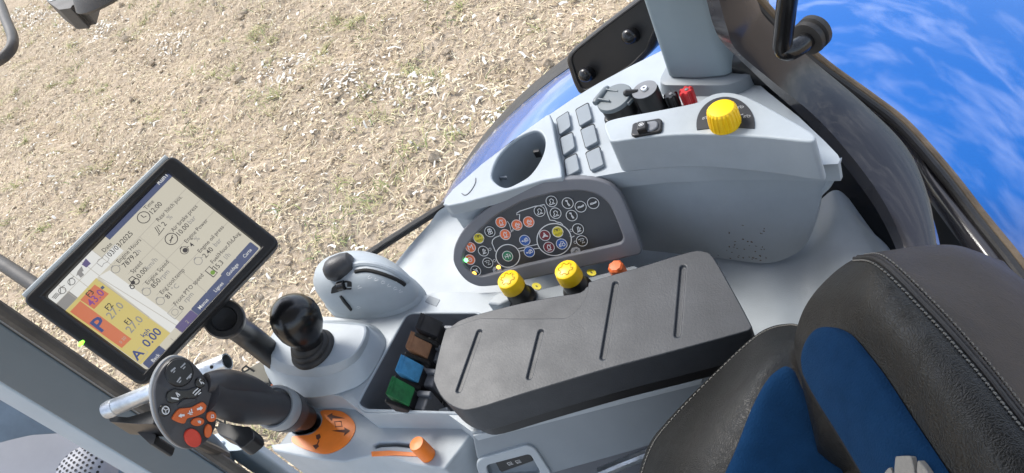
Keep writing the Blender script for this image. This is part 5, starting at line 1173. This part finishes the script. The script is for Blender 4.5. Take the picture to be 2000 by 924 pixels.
obj('back_panel', us.mesh(0, 5, 60, 4.0, 7, 32), LEA2, st, angle=80, fix=False)
def insert(name, S, a_of, na, nb, off, m):
    V = []; Fa = []
    for i in range(na + 1):
        for j in range(nb + 1):
            t = i / na; a, b0, b1 = a_of(t); b = b0 + (b1 - b0) * j / nb; e = min(j, nb - j) / nb; ee = min(1, e * 9) * min(1, i / na * 14)
            V.append(S.ev(a, b) + S.nrm(a, b) * (off * math.sqrt(max(ee, 0)) + .0008))
    for i in range(na):
        for j in range(nb): k = i * (nb + 1) + j; Fa.append([k, k + 1, k + nb + 2, k + nb + 1])
    return obj(name, (V, Fa), m, st, angle=80, fix=False)
def up_rng(t):
    a = .78 + 4.1 * t; w = math.sqrt(max(0, 1 - (1 - min(1, t / .16)) ** 2)); mid = 1.05 - .25 * min(1, t / .3); hi = 2.0; lo = .05 + .0
    c = 1.1 - .1 * min(1, t / .3); return a, c - (c - .12) * w, c + (2.02 - c) * w
ins = insert('upper_cloth_insert', us, up_rng, 60, 24, .004, CLOTH)
def stitch(S, b, off, a0, a1, n, wob):
    L = []
    for i in range(n):
        a = a0 + (a1 - a0) * i / n; e = a + (a1 - a0) / n * .62
        p, q = S.ev(a, b) + S.nrm(a, b) * off, S.ev(e, b + wob) + S.nrm(e, b) * off; m_ = S.ev((a + e) / 2, b + wob / 2) + S.nrm(a, b) * (off + .0006)
        L.append(tube([p, m_, q], .0006, 5))
    return join(*L)
obj('front_stitching', stitch(us, 3.86, .0004, .15, 4.9, 62, .015), THREAD, st)
obj('rear_stitching', stitch(us, 4.30, .0004, .12, 4.9, 58, -.015), THREAD, st)
for b in (4.02, 4.14): obj('seam_piping', tube([us.ev(a, b) + us.nrm(a, b) * .0002 for a in np.linspace(0, 4.95, 60)], .0017, 8), RUB if b < 4.1 else LEA2, st)
LO = [
 [(1575, 640, 2.25), (1562, 668, 2.27), (1560, 700, 2.275), (1572, 760, 2.27), (1620, 840, 2.25)],
 [(1540, 632, 2.235), (1538, 668, 2.275), (1540, 712, 2.285), (1575, 790, 2.275), (1640, 880, 2.25)],
 [(1482, 650, 2.22), (1496, 690, 2.275), (1503, 740, 2.29), (1558, 850, 2.275), (1650, 930, 2.25)],
 [(1395, 728, 2.205), (1430, 752, 2.27), (1472, 795, 2.292), (1545, 890, 2.275), (1650, 970, 2.25)],
 [(1300, 825, 2.19), (1365, 845, 2.265), (1440, 878, 2.29), (1525, 945, 2.275), (1650, 1030, 2.25)],
 [(1262, 880, 2.18), (1325, 915, 2.258), (1412, 945, 2.285), (1510, 1010, 2.27), (1650, 1090, 2.25)],
 [(1232, 980, 2.16), (1290, 1010, 2.24), (1390, 1040, 2.27), (1490, 1100, 2.26), (1650, 1180, 2.24)]]
los = Surf([[P(*q) for q in r_] for r_ in LO])
obj('lower_backrest', los.mesh(0, 6, 54, 0, 4, 36), LEA, st, angle=80, fix=False)
insert('lower_cloth_insert', los, lambda t: (.75 + 5.2 * t, 1.98 + .35 * max(0, 1 - t / .12) ** 2, 3.95), 50, 20, .003, CLOTH)
# flank that closes the lower bolster towards the console
fl = [[los.ev(a, 0) + np.array((0, 0, 0)) for a in np.linspace(0, 6, 25)]]
fl.append([q + np.array((.02, -.02, -.10)) for q in fl[0]]); fl.append([q + np.array((.05, -.05, -.40)) for q in fl[0]])
V = [q for r_ in fl for q in r_]; Fa = [[i * 25 + j, i * 25 + j + 1, (i + 1) * 25 + j + 1, (i + 1) * 25 + j] for i in range(2) for j in range(24)]
obj('bolster_flank', (V, Fa), LEA, st, angle=80, fix=False)
obj('bolster_stitching', stitch(los, .12, .0004, .2, 5.8, 70, 0.0), THREAD, st)
ft = [[us.ev(0, b) for b in np.linspace(0, 7, 30)]]; ft.append([q + np.array((.0, -.06, -.06)) for q in ft[0]]); ft.append([q + np.array((.05, -.10, -.30)) for q in ft[0]])
V = [q for r_ in ft for q in r_]; Fa = [[i * 30 + j, i * 30 + j + 1, (i + 1) * 30 + j + 1, (i + 1) * 30 + j] for i in range(2) for j in range(29)]
obj('backrest_end', (V, Fa), LEA, st, angle=80, fix=False)
bs_ = [[us.ev(a, 7) for a in np.linspace(0, 5, 20)]]; bs_.append([q + np.array((.06, .0, -.35)) for q in bs_[0]])
V = [q for r_ in bs_ for q in r_]; Fa = [[j, j + 1, 20 + j + 1, 20 + j] for j in range(19)]
obj('backrest_rear', (V, Fa), LEA2, st, angle=80, fix=False)
# embroidered leaf emblem on the upper insert
def on_us(x, y, off):
    v = ray(x, y); best = None
    for a in np.linspace(3.0, 5, 41):
        for b in np.linspace(.1, 2.2, 43):
            q = us.ev(a, b); w = q - CAM; k = np.dot(w, fd); sx, sy_ = 1000 + F * np.dot(w, cr) / k, 462 - F * np.dot(w, cu) / k; e = (sx - x) ** 2 + (sy_ - y) ** 2
            if best is None or e < best[0]: best = (e, a, b)
    return us.ev(best[1], best[2]) + us.nrm(best[1], best[2]) * off
Z8 = lambda L: [(1480 + a * .4806, 480 + b * .4805) for a, b in L]
eo = on_us(1770, 915, .0058); en = us.nrm(4.0, 1.2)
for Lf in (((558, 870), (570, 856), (615, 856), (628, 872), (634, 960), (560, 980)), ((500, 960), (520, 915), (540, 902), (546, 930), (548, 980), (520, 1000)), ((648, 880), (662, 882), (690, 920), (710, 960), (680, 990), (650, 970))):
    w = [PP(x, y, eo, en) for x, y in spline(Z8(Lf), 3)]
    obj('emblem_leaf', prism([q + en * .0002 for q in w], tuple(-en * .004)), EMBL, st, bevel=.0004, seg=1)
# seat base below
obj('seat_base', prism([np.array(q) for q in ((-.32, -.15, 1.95), (-.30, .40, 1.95), (.20, .42, 1.95), (.22, -.15, 1.95))], (0, 0, -.40)), BLK, st, bevel=.02)
obj('suspension_cover', prism([np.array(q) for q in ((-.36, -.12, 1.75), (-.34, .44, 1.75), (.0, .48, 1.75), (.0, -.12, 1.75))], (0, 0, -.22)), RUB, st, bevel=.02)
obj('slide_rail', tube([P(1170, 925, 1.94), P(1200, 912, 1.94), P(1260, 888, 1.94), P(1330, 862, 1.94)], .008, 10), STEEL, st)
